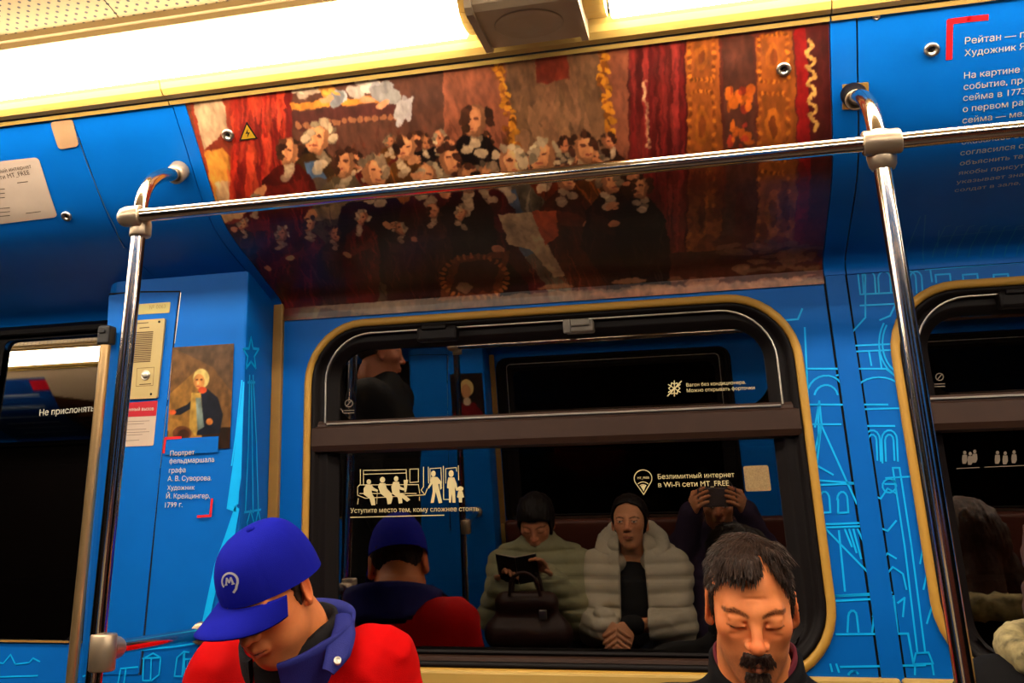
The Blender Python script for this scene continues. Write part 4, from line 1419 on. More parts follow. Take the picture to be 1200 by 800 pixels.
for s, x, y, x2, y2, bold in (('Портрет', 200.5, 534, 229, 532.5, True), ('фельдмаршала', 199.5, 543, 252, 541, True), ('графа', 199, 554, 218.5, 553.2, True), ('А. В. Суворова.', 197.5, 563.5, 249, 562.5, True), ('Художник', 197, 574, 229, 573.5, False), ('Й. Крейцингер,', 195.8, 584, 247, 583.5, False), ('1799 г.', 194.5, 594.5, 215, 594, False)):
    text(mb, s, BOXF, (x, y), (x2, y2), bold=bold, off=.0042)
mb.build('caption', WHITE_PRINT, pp)

# pale wi-fi notice on the far curved panel (its square code is left blank)
wn = thing('notice', 'pale rounded wireless network notice on the plain blue curved panel beside a metal lock', 'notice', tuple(PANEL.w(PANEL.ab(30, 225)[None])[0]))
c = [PANEL.ab(-70, 196), PANEL.ab(46, 183), PANEL.ab(69, 253), PANEL.ab(-46, 267)]
A = rrect_ab(*c, .009, 6)
mb = MB()
# follow the curve: a strip of quads between the left and right edges
n = 60
t_ = np.linspace(0, 1, n)[:, None]
l_, r_ = c[0] + (c[3] - c[0]) * t_, c[1] + (c[2] - c[1]) * t_
hgt_, wid_ = np.linalg.norm(c[3] - c[0]), np.linalg.norm(c[1] - c[0])
e_ = np.minimum(1, np.minimum(t_, 1 - t_) * hgt_ / .010)
sh = (1 - np.sqrt(np.maximum(0, 1 - (1 - e_) ** 2))) * .010 / wid_
l_, r_ = l_ + (r_ - l_) * sh, r_ - (r_ - l_) * sh
vv = np.concatenate([PANEL.w(l_, .0042), PANEL.w(r_, .0042)])
mb.add(vv, [[i, i + 1, n + i + 1, n + i] for i in range(n - 1)])
mb.build('sheet', PAPER, wn)
mb = MB()
text(mb, 'лимитный интернет', PANEL, (-18, 204.5), (39, 195.5), off=.0052)
text(mb, 'Wi-Fi сети MT_FREE', PANEL, (-22, 213.5), (37, 203), bold=True, off=.0052)
WNP = mat('grey_brown_print', srgb(92, 74, 62), .6)
mb.build('heading', WNP, wn)
for blk in ([[(-14, 222 + k * 5), (7, 220 + k * 5)] for k in range(3)], [[(-8, 244 + k * 4.5), (13, 242 + k * 4.5)] for k in range(3)], [[(22, 213), (34, 211.6)]], [[(32, 248.5), (49, 246.4)]]):
    mb = MB()
    ribbons(mb, PANEL, blk, .0016, .0052)
    mb.build('small_print', WNP, wn)

# ================================================================== STICKERS ON THE GLASS
GP = Flat(.0276)
st = thing('window_sticker', 'white pictogram sticker on the glass asking to give up seats, above the capped man', 'sticker', tuple(at(485, 575, .0276)))
mb = MB()
S = 240 / 1200.0
def P_(x, y): return (380 + x * S, 520 + y * S)
ribbons(mb, GP, [[P_(*q) for q in ln] for ln in ([(212, 150), (212, 235), (196, 252), (196, 300), (240, 318), (590, 298)], [(230, 235), (230, 155), (480, 150), (484, 225)], [(232, 178), (480, 170)], [(206, 240), (552, 238), (560, 290)], [(502, 226), (502, 148), (552, 146), (552, 222), (502, 226)], [(582, 135), (582, 250), (568, 270), (590, 298), (604, 262)], [(200, 320), (196, 352)], [(558, 310), (558, 330)], [(208, 290), (540, 290)])], .0016, .0008)
mb.build('seat_drawing', CREAM_PRINT, st)
mb = MB()
ribbons(mb, GP, [[P_(*q) for q in ln] for ln in ([(610, 135), (612, 230)], [(622, 220), (620, 145), (684, 140), (688, 230)], [(698, 130), (700, 325), (730, 325)], [(712, 230), (712, 145), (774, 138), (776, 160)], [(786, 128), (788, 210)])], .0016, .0008)
mb.build('door_drawing', CREAM_PRINT, st)
def blob(mb, shapes):
    for k, sh_ in enumerate(shapes):
        if len(sh_) == 4 and not isinstance(sh_[0], tuple):
            x, y, rx, ry = sh_
            poly(mb, GP, [P_(x + rx * math.cos(a), y + ry * math.sin(a)) for a in np.linspace(2 * math.pi, 0, 14, endpoint=False)], .0010 + k * .00004)
        else:
            poly(mb, GP, [P_(*q) for q in sh_], .0010 + k * .00004)
mb = MB()
blob(mb, [(262, 222, 13, 15), [(246, 236), (278, 240), (290, 256), (316, 270), (312, 280), (278, 272), (280, 292), (296, 316), (300, 358), (278, 360), (266, 320), (232, 296), (232, 262)]])
ribbons(mb, GP, [[P_(312, 272), P_(308, 350)]], .001, .001)
mb.build('sitting_figure', CREAM_PRINT, st)
mb = MB()
blob(mb, [(342, 210, 15, 17), [(326, 228), (358, 230), (368, 262), (394, 290), (402, 316), (392, 350), (372, 354), (366, 318), (330, 290), (316, 250)]])
mb.build('sitting_figure', CREAM_PRINT, st)
mb = MB()
blob(mb, [(422, 204, 13, 16), [(406, 222), (438, 222), (446, 250), (474, 262), (466, 272), (440, 266), (444, 288), (470, 296), (504, 326), (486, 338), (456, 316), (458, 346), (438, 350), (432, 314), (400, 292), (394, 250)], [(466, 212), (492, 210), (480, 282), (470, 282)]])
mb.build('sitting_figure', CREAM_PRINT, st)
mb = MB()
blob(mb, [(640, 174, 14, 18), [(628, 192), (664, 194), (688, 222), (690, 260), (680, 268), (676, 232), (668, 236), (680, 290), (692, 344), (672, 348), (654, 280), (642, 344), (624, 346), (636, 280), (634, 232), (612, 264), (608, 254), (622, 226)]])
mb.build('standing_figure', CREAM_PRINT, st)
mb = MB()
blob(mb, [(744, 174, 15, 20), [(728, 196), (762, 196), (776, 232), (784, 274), (774, 274), (766, 250), (770, 344), (752, 344), (748, 290), (742, 344), (732, 342), (730, 262), (720, 258), (722, 220)], (798, 262, 18, 14), [(786, 276), (810, 276), (820, 312), (808, 316), (808, 342), (790, 342), (788, 316), (778, 312)]])
mb.build('standing_figure', CREAM_PRINT, st)
mb = MB()
text(mb, 'Уступите место тем, кому сложнее стоять', GP, P_(154, 404), P_(906, 392), bold=True, off=.001)
ribbons(mb, GP, [[P_(154 + k * 46, 430 - k * 1.1), P_(154 + k * 46 + 42, 429 - k * 1.1)] for k in range(12)], .0018, .001)
mb.build('lettering', CREAM_PRINT, st)

ws = thing('window_sticker', 'white wireless internet sticker with a pin symbol on the lower window glass', 'sticker', tuple(at(820, 562, .0276)))
S = 240 / 1200.0
def P_(x, y): return (700 + x * S, 520 + y * S)
mb = MB()
pin = [(272, 296)] + [(268 + 52 * math.cos(math.radians(a)), 202 + 50 * math.sin(math.radians(a))) for a in np.linspace(140, 400, 20)] + [(272, 296)]
ribbons(mb, GP, [[P_(*q) for q in pin]], .0016, .001)
poly(mb, GP, [P_(*q) for q in [(272, 278), (254, 248), (268, 240), (284, 246)]], .001)
for r in (22, 36):
    ribbons(mb, GP, [[P_(268 + r * 1.15 * math.cos(math.radians(a)), 262 + r * 1.1 * math.sin(math.radians(a))) for a in np.linspace(-135, -45, 8)]], .0014, .001)
text(mb, 'MT_FREE', GP, P_(236, 206), P_(304, 203), bold=True, off=.001)
mb.build('pin_symbol', CREAM_PRINT, ws)
mb = MB()
text(mb, 'Безлимитный интернет', GP, P_(356, 206), P_(804, 193), bold=True, off=.001)
text(mb, 'в Wi-Fi сети MT_FREE', GP, P_(358, 254), P_(772, 244), bold=True, off=.001)
mb.build('lettering', CREAM_PRINT, ws)
mb = MB()
c = [GP.ab(*P_(854, 130)), GP.ab(*P_(1000, 124)), GP.ab(*P_(1020, 274)), GP.ab(*P_(870, 279))]
mb.add(GP.w(rrect_ab(*c, .004, 5), .001), [list(range(20))])
mb.build('blank_square', mat('dim_cream_print', srgb(170, 138, 92), .6, var=.3, scale=420), ws)

vs_ = thing('window_sticker', 'crossed out snowflake sticker with two lines of text on the vent glass', 'sticker', tuple(at(830, 452, .0276)))
S = 300 / 1200.0
def P_(x, y): return (700 + x * S, 350 + y * S)
mb = MB()
for k in range(6):
    a = math.radians(30 + 60 * k)
    c_, s_ = math.cos(a), math.sin(a)
    ribbons(mb, GP, [[P_(361, 420), P_(361 + 32 * c_, 420 + 36 * s_)]] + [[P_(361 + 18 * c_, 420 + 20 * s_), P_(361 + 26 * math.cos(a + d_), 420 + 30 * math.sin(a + d_))] for d_ in (-.5, .5)], .0018, .001)
ribbons(mb, GP, [[P_(330, 455), P_(394, 386)]], .0022, .0011)
mb.build('snowflake_symbol', CREAM_PRINT, vs_)
mb = MB()
text(mb, 'Вагон без кондиционера.', GP, P_(418, 412), P_(696, 398), bold=True, off=.001)
text(mb, 'Можно открывать форточки', GP, P_(420, 438), P_(738, 424), bold=True, off=.001)
mb.build('lettering', CREAM_PRINT, vs_)

for px, py, lab in ((409, 477, 'tiny round maker mark etched in the vent corner beside the column'), (1101, 446, 'tiny round maker mark etched in the cropped window by the steel pole')):
    g_ = MB()
    ribbons(g_, GP, [arc(px, py - 4.5, 4.5, 4.2, 0, 360, 12), [(px - 3, py - 1), (px + 3, py - 8)], [(px - 6, py + 4), (px + 6, py + 3.5)], [(px - 6, py + 7), (px + 6, py + 6.5)]], .0017, .0008)
    tag(g_.build('glass_mark', mat('etched_print', srgb(120, 104, 90), .6)), lab, 'mark')
sp = thing('window_sticker', 'faint pictogram sticker on the cropped window beyond the steel pole', 'sticker', tuple(at(1160, 536, .0276)))
mb = MB()
def P_(x, y): return (1040 + x / 3.075, 380 + y / 3.075)
ETCH = mat('etched_print', srgb(120, 104, 90), .6)
for grp in (((278, 478), (298, 482), (314, 474)), ((396, 478), (424, 480), (456, 476))):
    for x, y in grp:
        mb = MB()
        blob(mb, [(x, y - 16, 6, 7), [(x - 8, y - 8), (x + 8, y - 8), (x + 10, y + 12), (x + 4, y + 24), (x - 8, y + 24), (x - 10, y + 8)]])
        mb.build('figure', ETCH, sp)
for ln in ([P_(250, 519), P_(330, 515)], [P_(350, 514), P_(492, 508)]):
    mb = MB()
    ribbons(mb, GP, [ln], .0014, .0008)
    mb.build('caption_line', ETCH, sp)

# bench under the windows
BEN = mat('brown_vinyl_seat', srgb(96, 44, 30), .5, bump=.1)
bn = thing('bench_seat', 'brown vinyl bench along the wall under the windows, carrying the two front passengers', 'bench', (0, -.3, -.02))
MB().box(-.90, X1, -.52, -.03, .30, .368, .03, 4).build('seat_cushion', BEN, bn)
MB().box(-.90, X1, -.068, -.018, .40, .84, .02, 4).build('backrest', BEN, bn)
MB().box(-.90, X1, -.46, -.02, -.07, .30, .01).build('base', STEEL, bn)

# ================================================================== PEOPLE
def rotm(yaw, pitch, roll=0.0):
    return np.array(Matrix.Rotation(math.radians(yaw), 3, 'Z') @ Matrix.Rotation(math.radians(roll), 3, 'Y') @ Matrix.Rotation(math.radians(pitch), 3, 'X'))


def head_prims(w=1.0, jaw=1.0, full=0.0, female=False, nose=1.0, dep=1.0, folds=0.0, ear=1.0):
    base = [E((0, .014 - .097 * (1 - dep) * .5, .034), (.076 * w, .097 * dep, .086 - .012 * (folds > 0)), .01),
            E((0, -.022, -.040), (.061 * w * jaw, .069, .080), .035),
            E((0, -.058, -.099), (.025 * jaw, .024, .017), .03)]
    if full:
        base += [E((.036, -.030, -.062), (.032, .04, .036), .03), E((-.036, -.030, -.062), (.032, .04, .036), .03), E((0, -.03, -.112), (.045, .04, .02), .03)]
    f = list(base)
    s = .7 if female else 1.0
    f += [E((.043 * w, -.054, -.014), (.019, .023, .017), .026), E((-.043 * w, -.054, -.014), (.019, .023, .017), .026),
          K((-.040 * w, -.071, .024), (0, -.083, .020), .008 * s, .009 * s, .018), K((.040 * w, -.071, .024), (0, -.083, .020), .008 * s, .009 * s, .018)]
    for sx in (-1, 1):
        f.append(E((sx * .032 * w, -.098, .005), (.017, .016, .0115), .012, None, True))
        f.append(E((sx * .032 * w, -.0755, .003), (.0150, .0130, .0125), .004))
        f.append(K((sx * .020 * w, -.0885, -.0005), (sx * .044 * w, -.082, .000), .0028, .002, .004))
        f.append(K((sx * .018 * w, -.0865, .0115), (sx * .046 * w, -.079, .0105), .0034, .0028, .006))
    f += [K((0, -.087, .016), (0, -.1095 * (nose * .3 + .7), -.024), .0075, .0100, .012), E((0, -.112 * (nose * .3 + .7), -.0275), (.0115, .011, .0098), .007),
          E((.0135, -.0975, -.0305), (.0082, .0105, .0078), .006), E((-.0135, -.0975, -.0305), (.0082, .0105, .0078), .006),
          E((.0062, -.1035, -.0395), (.0034, .005, .003), .003, None, True), E((-.0062, -.1035, -.0395), (.0034, .005, .003), .003, None, True)]
    f += [E((0, -.090, -.058), (.024, .012, .014), .012),
          K((-.020, -.0885, -.0600), (0, -.1000, -.0575), .0038, .0058, .005), K((.020, -.0885, -.0600), (0, -.1000, -.0575), .0038, .0058, .005),
          K((-.018, -.0885, -.0665), (0, -.0985, -.0690), .0040, .0062, .005), K((.018, -.0885, -.0665), (0, -.0985, -.0690), .0040, .0062, .005),
          K((-.022, -.0940, -.0628), (.022, -.0940, -.0628), .0016, .0016, .003, True),
          E((0, -.0955, -.0815), (.016, .007, .006), .008, None, True)]
    for sx in (-1, 1):
        Re = rotm(sx * 22, 0) @ np.array(Matrix.Rotation(math.radians(-8), 3, 'X'))
        f.append(E((sx * .079 * w, .012, -.004), (.0075 * ear, .0185 * ear, .0325 * ear), .004, Re))
        f.append(E((sx * .086 * w, .006, -.002), (.006 * ear, .0100 * ear, .0205 * ear), .004, Re, True))
        f.append(E((sx * .0765 * w, .004, -.031), (.006, .009, .009), .004))
    if folds:
        for sx in (-1, 1):
            f.append(K((sx * .0175, -.0985, -.034), (sx * .033, -.084, -.064), .0022 * folds, .0016 * folds, .008, True))
            f.append(K((sx * .016, -.092, -.012), (sx * .040, -.082, -.0175), .0016 * folds, .0014 * folds, .006, True))
        for z in (.045, .055, .064):
            f.append(K((-.030, -.0805, z - .002), (.030, -.0805, z), .0009 * folds, .0009 * folds, .004, True))
    return base, f


def hand_prims(w, d, n, side, curl=25, k=.006, s=1.0, thumb=.6):
    """w wrist, d direction of the fingers, n palm normal, side = +1/-1 for the thumb side along cross(d, n)"""
    w = np.asarray(w, float)
    d = np.asarray(d, float) / np.linalg.norm(d)
    n = np.asarray(n, float); n = n - d * (n @ d); n /= np.linalg.norm(n)
    t = np.cross(d, n) * side
    R = np.stack([d, t, n], 1)
    pr = [E(w + d * .045 * s, (.052 * s, .041 * s, .0155 * s), k, R)]
    for i, ln in enumerate((.070, .078, .072, .056)):
        b = w + d * .082 * s + t * (.029 - .0195 * i) * s
        a = math.radians(curl * (.6 + .1 * i))
        p = b
        dd = d
        ang = 0.0
        for j, fr in enumerate((.46, .30, .24)):
            ang += a
            dd = d * math.cos(ang) + n * math.sin(ang)
            q = p + dd * ln * fr * s
            pr.append(K(p, q, (.0092 - .0008 * j) * s, (.0086 - .0010 * j) * s, .003))
            p = q
    b = w + d * .022 * s + t * .030 * s
    q = b + (d * .7 + t * .55 + n * .25) * .040 * s
    pr.append(K(b, q, .0125 * s, .0105 * s, .008))
    dd = d * 1.0 + t * (.15 - thumb * .3) + n * thumb
    dd /= np.linalg.norm(dd)
    pr.append(K(q, q + dd * .036 * s, .0103 * s, .0082 * s, .003))
    return pr


def skin_color(p, base, stubble=0.0, brow=(40, 24, 18), lips=(176, 92, 80), brow_w=.0042, closed=True):
    """natural colour of the face from head coordinates p"""
    n = len(p)
    c = np.tile(np.array(srgb(*base)), (n, 1))
    def mix(m, col, lin=False):
        col = np.array(col if lin else srgb(*col))
        return c * (1 - m[:, None]) + col * m[:, None]
    def blob(q, r, k=1.0): return np.exp(-((np.linalg.norm((p - q) / r, axis=1)) ** 2)) * k
    red = blob((0, -.112, -.028), (.02, .02, .02), .5) + blob((.045, -.06, -.02), (.026, .03, .022), .3) + blob((-.045, -.06, -.02), (.026, .03, .022), .3) + blob((.085, .01, -.005), (.02, .03, .04), .4) + blob((-.085, .01, -.005), (.02, .03, .04), .4)
    c = mix(np.clip(red, 0, .6), (base[0], int(base[1] * .70), int(base[2] * .62)))
    front = p[:, 1] < -.05
    if stubble:
        s = np.clip(blob((0, -.07, -.085), (.055, .06, .04)) + blob((.045, -.02, -.07), (.03, .05, .035), .7) + blob((-.045, -.02, -.07), (.03, .05, .035), .7), 0, 1) * stubble
        c = mix(s * (.75 + .25 * vnoise(p * 900)), (112, 78, 58))
    lm = np.clip(1.6 - np.linalg.norm((p - np.array((0, -.097, -.0635))) / np.array((.0215, .02, .0098)), axis=1) * 1.5, 0, 1) * front
    c = mix(lm * .75, lips)
    crease = (np.abs(p[:, 2] + .0628 - np.abs(p[:, 0]) * .03) < .0011) & (np.abs(p[:, 0]) < .021) & (p[:, 1] < -.08)
    c[crease] = np.array(srgb(70, 28, 22))
    def seg(a, b):
        a, b = np.array(a), np.array(b); ab = b - a
        h = np.clip(((p - a) @ ab) / (ab @ ab), 0, 1)
        return np.linalg.norm((p - a - h[:, None] * ab) * np.array([1, .35, 1]), axis=1)
    for sx in (-1, 1):
        d = np.minimum(seg((sx * .013, -.085, .0185), (sx * .034, -.081, .0245)), seg((sx * .034, -.081, .0245), (sx * .053, -.067, .0185)))
        m = np.clip((brow_w - d) / .0016, 0, 1) * (.7 + .3 * vnoise(p * np.array([700, 200, 1200])))
        c = mix(np.clip(m, 0, .9) * front, brow)
        zl = -.0035 if closed else .0075
        d = np.minimum(seg((sx * .019, -.088, zl + .001), (sx * .032, -.091, zl - .0015)), seg((sx * .032, -.091, zl - .0015), (sx * .047, -.08, zl + .002)))
        c = mix(np.clip((.0022 - d) / .0009, 0, 1) * .85 * front, (52, 26, 20))
        if not closed:
            e = np.linalg.norm((p - np.array((sx * .032, -.086, .003))) / np.array((.0115, .03, .0042)), axis=1)
            c = mix(np.clip((1.05 - e) * 6, 0, 1) * front, (226, 214, 200))
            e = np.linalg.norm((p - np.array((sx * .032, -.088, .0035))) / np.array((.0048, .03, .0048)), axis=1)
            c = mix(np.clip((1.05 - e) * 6, 0, 1) * front, (44, 30, 24))
    return c


SKIN = mat('skin', attr='Col', rough=.52, var=.05, scale=90, sss=.12, spec=.3, bump=.12, bscale=700)
HAIRM = mat('hair', attr='Col', rough=.5, var=.25, scale=160, bump=.3, bscale=420, spec=.35)
CLOTH = {}


def mesh_of(f, lo, hi, h, it=1):
    V, Fq = surface(f, lo, hi, h)
    return relax(V, Fq, it, .45), Fq.tolist()


def bounds(prims, pad=.03):
    lo, hi = [], []
    for q in prims:
        if q[-1] is True: continue
        if q[0] == 'e':
            r = q[2].max(); lo.append(q[1] - r); hi.append(q[1] + r)
        else:
            r = max(q[3], q[4]); lo += [q[1] - r, q[2] - r]; hi += [q[1] + r, q[2] + r]
    return np.min(lo, 0) - pad, np.max(hi, 0) + pad


BODY = .885                                            # people in drawing units
RT = np.zeros(3)


def begin(x, y, z):
    RT[:] = (x, y, z)


def rl(p): return RT + (np.asarray(p, float) - RT) / BODY


class Person:
    def __init__(self, label, root, head, ypr, J, free=False, h=.0028, w=1.0, jaw=1.0, full=0, female=False, skin=(222, 152, 106), stubble=0, closed=True, lips=(176, 92, 80), brow=(40, 24, 18), nose=1.0, brow_w=.0042, dep=1.0, folds=0.0, ear=1.0):
        self.J, self.free, self.h = J, free, h
        self.root = thing('person', label, 'person', root, free=free)
        self.root.scale = (BODY, BODY, BODY)
        self.c, self.R = np.array(head, float), rotm(*ypr)
        self.base, self.face = head_prims(w, jaw, full, female, nose, dep, folds, ear)
        self.hp = lambda P: (P - self.c) @ self.R
        loc = lambda q: self.c + self.R @ np.array(q, float)
        self.loc = loc
        g = (.85 if female else 1.0)
        nb, nk = np.array(J['neck'], float), loc((0, .026, -.075))
        neck = [K(nk, loc((0, .032, -.10)), .054 * g, .054 * g, .03), K(loc((0, .032, -.10)), nb, .055 * g, .066 * g, .03)]
        chin = [K(loc((0, -.03, -.095)), loc((0, .02, -.125)), .034, .045, .03)] if full else []
        tor = [K(nb, J['chest'], .07, .115, .06), K(J['chest'], J['pelvis'], .12, .13, .08)]
        f = lambda P: sdf(neck + chin + [K(nb, nb + (np.array(J['chest']) - nb) * .5, .066, .10, .05)], P, sdf(self.face, self.hp(P)))
        lo, hi = self.c - .175, self.c + .175
        lo, hi = np.minimum(lo, nb - .03), np.maximum(hi, nb + .03)
        V, Fq = mesh_of(f, lo, hi, h, 1)
        col = skin_color(self.hp(V), skin, stubble, closed=closed, lips=lips, brow=brow, brow_w=brow_w)
        mb = MB().add(V, Fq, True)
        # the rest of the body, one surface down to the feet
        pr = tor + [K(nb, nb + (nk - nb) * .4, .06, .05, .02)]
        for s in (0, 1):
            sh, el, wr = J['sh'][s], J['el'][s], J['wr'][s]
            pr += [K(nb, sh, .055, .06, .04), K(sh, el, .05, .042, .03), K(el, wr, .041, .027, .02)]
            hp_, kn, an = J['hip'][s], J['knee'][s], J['ank'][s]
            pr += [K(J['pelvis'], hp_, .11, .085, .05), K(hp_, kn, .085, .056, .03), K(kn, an, .055, .038, .02), K(an, np.array(an) + np.array(J['fwd']) * .15 + np.array([0, 0, -.05]), .036, .028, .02)]
        lo, hi = bounds(pr)
        V2, F2 = mesh_of(lambda P: sdf(pr, P), lo, hi, .012, 1)
        k2 = mb.n
        mb.add(V2, F2, True)
        col = np.vstack([col, np.tile(np.array(srgb(*skin)), (len(V2), 1))])
        for hd in J.get('hands', ()):
            hp2 = hand_prims(**hd)
            V3, F3 = mesh_of(lambda P: sdf(hp2, P), *bounds(hp2, .015), .0034, 1)
            mb.add(V3, F3, True)
            col = np.vstack([col, np.tile(np.array(srgb(*[int(v * .96) for v in skin])), (len(V3), 1))])
        self.body = mb.build('body', SKIN, self.root, colors=col)

    def cloth(self, name, prims, m, h=.008, fold=.005, fscale=(9, 9, 5), quilt=0.0, cut=None, it=2, hi_=None, qdir=None):
        lo, hi = bounds(prims, .03)
        fs = np.array(fscale)
        def f(P):
            d = sdf(prims, P)
            if fold:
                d = d - fold * fbm(P * fs, 2)
                wv = fbm(P * fs * np.array([.55, .55, .9]) + 5.0, 2) * 2.2
                d = d - fold * .9 * (1 - np.abs(np.sin((P[:, 2] * fs[2] * 3.2 + P[:, 0] * fs[0] * 1.4) * 1.0 + wv * 3.0))) ** 2 * (.5 + .5 * vnoise(P * fs * .8 + 31.0))
            if quilt: d = d - quilt * np.abs(np.sin((P[:, 2] + (0 if qdir is None else P @ np.array(qdir))) * math.pi / .058)) ** .5
            if cut is not None: d = np.maximum(d, cut(P))
            return d
        V, Fq = mesh_of(f, lo, hi, h, it)
        return MB().add(V, Fq, True).build(name, m, self.root)

    def hair(self, hl, th=.009, rough=.004, m=None, extra=(), col=(40, 26, 20), grey=0.0, h=None, name='hair', floor=-.2, streak=(260, 60, 60), zmax=None, strands=0, slen=(.018, .034), sr=.0009, side=1.0):
        a, z = [q[0] for q in hl], [q[1] for q in hl]
        h = h or self.h
        def f(P):
            p = self.hp(P)
            ph = np.degrees(np.arctan2(p[:, 0], -p[:, 1]))
            reg = np.interp(ph, a, z) - p[:, 2]
            t = th * np.where(np.abs(p[:, 0]) > .055, side, 1.0) + rough * vnoise(p * np.array(streak)) + rough * .8 * vnoise(p * 40)
            d = sdf(self.base, p) - t
            d = np.maximum(d, reg + .003 * vnoise(p * 240))
            if zmax is not None: d = np.maximum(d, p[:, 2] - zmax)
            if extra:
                e = sdf(list(extra), p) - rough * .6 * vnoise(p * np.array(streak))
                k = .006
                hh = np.clip(.5 + .5 * (d - e) / k, 0, 1)
                d = d * (1 - hh) + e * hh - k * hh * (1 - hh)
            return d
        pad = .15 if floor > -.25 else .4
        lo, hi = self.c - .16, self.c + .16
        if extra:
            l2, h2 = bounds([q for q in extra])
            cor = np.array([self.loc((x, y, zz)) for x in (l2[0], h2[0]) for y in (l2[1], h2[1]) for zz in (l2[2], h2[2])])
            lo, hi = np.minimum(lo, cor.min(0)), np.maximum(hi, cor.max(0))
        V, Fq = mesh_of(f, lo, hi, h, 1)
        p = self.hp(V)
        base = np.array(srgb(*col))
        v = 1 + .45 * vnoise(p * np.array([300, 70, 70])) + .3 * vnoise(p * np.array([900, 120, 120]))
        c = base * np.clip(v, .4, 1.9)[:, None]
        mb = MB().add(V, Fq, True)
        if strands:
            pick = rng.integers(0, len(V), strands)
            q = p[pick]
            nrm = q / np.array([.08, .10, .09]) ** 2; nrm /= np.linalg.norm(nrm, axis=1)[:, None]
            flow = q - np.array([.012, .055, .125])
            flow += rng.normal(0, .012, flow.shape)
            flow -= nrm * (flow * nrm).sum(1)[:, None]
            flow /= np.linalg.norm(flow, axis=1)[:, None] + 1e-9
            L_ = rng.uniform(*slen, strands)[:, None] * np.where((np.abs(q[:, :1]) > .058) & (q[:, 2:] < .07), .45, 1.0) * np.where((q[:, 1:2] < -.055) & (q[:, 2:] < .088), .6, 1.0)
            lift = rng.uniform(.02, .30, strands)[:, None]
            sd = np.cross(nrm, flow)
            cs = []
            for t, rr_ in ((0, 1.0), (.35, 1.0), (.7, .8), (1.0, .25)):
                ctr = q + flow * L_ * t + nrm * L_ * (lift * t - .55 * t * t * L_ / .03 * .5) + nrm * .001
                cs.append([ctr + (sd * math.cos(a) + nrm * math.sin(a)) * sr * rr_ for a in (0, 2.09, 4.19)])
            A_ = np.array(cs)                      # 4, 3, n, 3
            A_ = A_.transpose(2, 0, 1, 3).reshape(-1, 3)
            fs_ = []
            for i in range(strands):
                b_ = i * 12
                for r_ in range(3):
                    for k in range(3):
                        k2 = (k + 1) % 3
                        fs_.append([b_ + r_ * 3 + k, b_ + r_ * 3 + k2, b_ + r_ * 3 + 3 + k2, b_ + r_ * 3 + 3 + k])
            mb.add(self.c + A_ @ self.R.T, fs_, True)
            sc_ = base * rng.uniform(.5, 1.7, strands)[:, None]
            c = np.vstack([c, np.repeat(sc_, 12, axis=0)])
        return mb.build(name, HAIRM, self.root, colors=c)


def seated(x, yb, seat, f, neck, head, sw=.19, el=None, wr=None, hands=(), knee_out=.10, floor=0.0, thigh=.43):
    """joints of a seated figure; f = +1 faces +Y, -1 faces -Y"""
    pelvis = np.array([x, yb, seat + .145])
    neck = np.array(neck, float)
    chest = pelvis * .42 + neck * .58 + np.array([0, -f * .02, 0])
    shz = neck[2] - .035
    sh = [np.array([neck[0] + s * sw, neck[1] - f * .01, shz - .015]) for s in (-1, 1)]
    if el is None: el = [np.array([neck[0] + s * (sw + .035), neck[1] + f * .05, shz - .29]) for s in (-1, 1)]
    if wr is None: wr = [np.array([neck[0] + s * .08, neck[1] + f * .26, shz - .33]) for s in (-1, 1)]
    hip = [pelvis + np.array([s * .09, 0, -.01]) for s in (-1, 1)]
    knee = [np.array([x + s * knee_out, yb + f * thigh, seat + .10]) for s in (-1, 1)]
    ank = [np.array([x + s * knee_out, yb + f * (thigh + .02), floor + .09]) for s in (-1, 1)]
    return dict(pelvis=pelvis, chest=chest, neck=neck, sh=sh, el=el, wr=wr, hip=hip, knee=knee, ank=ank, fwd=(0, f, 0), hands=hands)


def jacket_prims(J, g=1.0, arm=1.0, neck_r=.075, low=.05):
    nb = np.array(J['neck'])
    pr = [K(nb + [0, 0, .012], nb + (np.array(J['chest']) - nb) * .2, neck_r * g, neck_r * g * 1.2, .03), K(nb + (np.array(J['chest']) - nb) * .12, J['chest'], neck_r * g, .15 * g, .06), K(J['chest'], np.array(J['pelvis']) + [0, 0, low], .155 * g, .165 * g, .08)]
    for s in (0, 1):
        sh, el, wr = (np.array(J[k][s]) for k in ('sh', 'el', 'wr'))
        pr += [K(nb + [0, 0, -.035], sh, .062 * g, .074 * g, .05), K(sh, J['chest'], .07 * g, .12 * g, .06),
               K(sh, el, .072 * arm, .064 * arm, .04), K(el, el + (wr - el) * .93, .062 * arm, .048 * arm, .03)]
    return pr


def trousers(p, m):
    J = p.J
    pr = []
    for s in (0, 1):
        pr += [K(J['pelvis'], J['hip'][s], .13, .11, .05), K(J['hip'][s], J['knee'][s], .105, .078, .04), K(J['knee'][s], np.array(J['ank'][s]) + [0, 0, -.01], .075, .062, .03)]
    p.cloth('trousers', pr, m, h=.012, fold=.006)
    for s in (0, 1):
        a = np.array(J['ank'][s]); fw = np.array(J['fwd'])
        sp_ = [K(a + [0, 0, -.035], a + fw * .16 + [0, 0, -.048], .045, .036, .03), K(a + [0, 0, .0], a + [0, 0, -.04], .05, .048, .02)]
        p.cloth('shoe', sp_, mat('black_shoe', srgb(24, 20, 20), .4), h=.009, fold=0)


NAVY = mat('navy_trousers', srgb(28, 28, 40), .8, bump=.3)
FEET_W = -.07

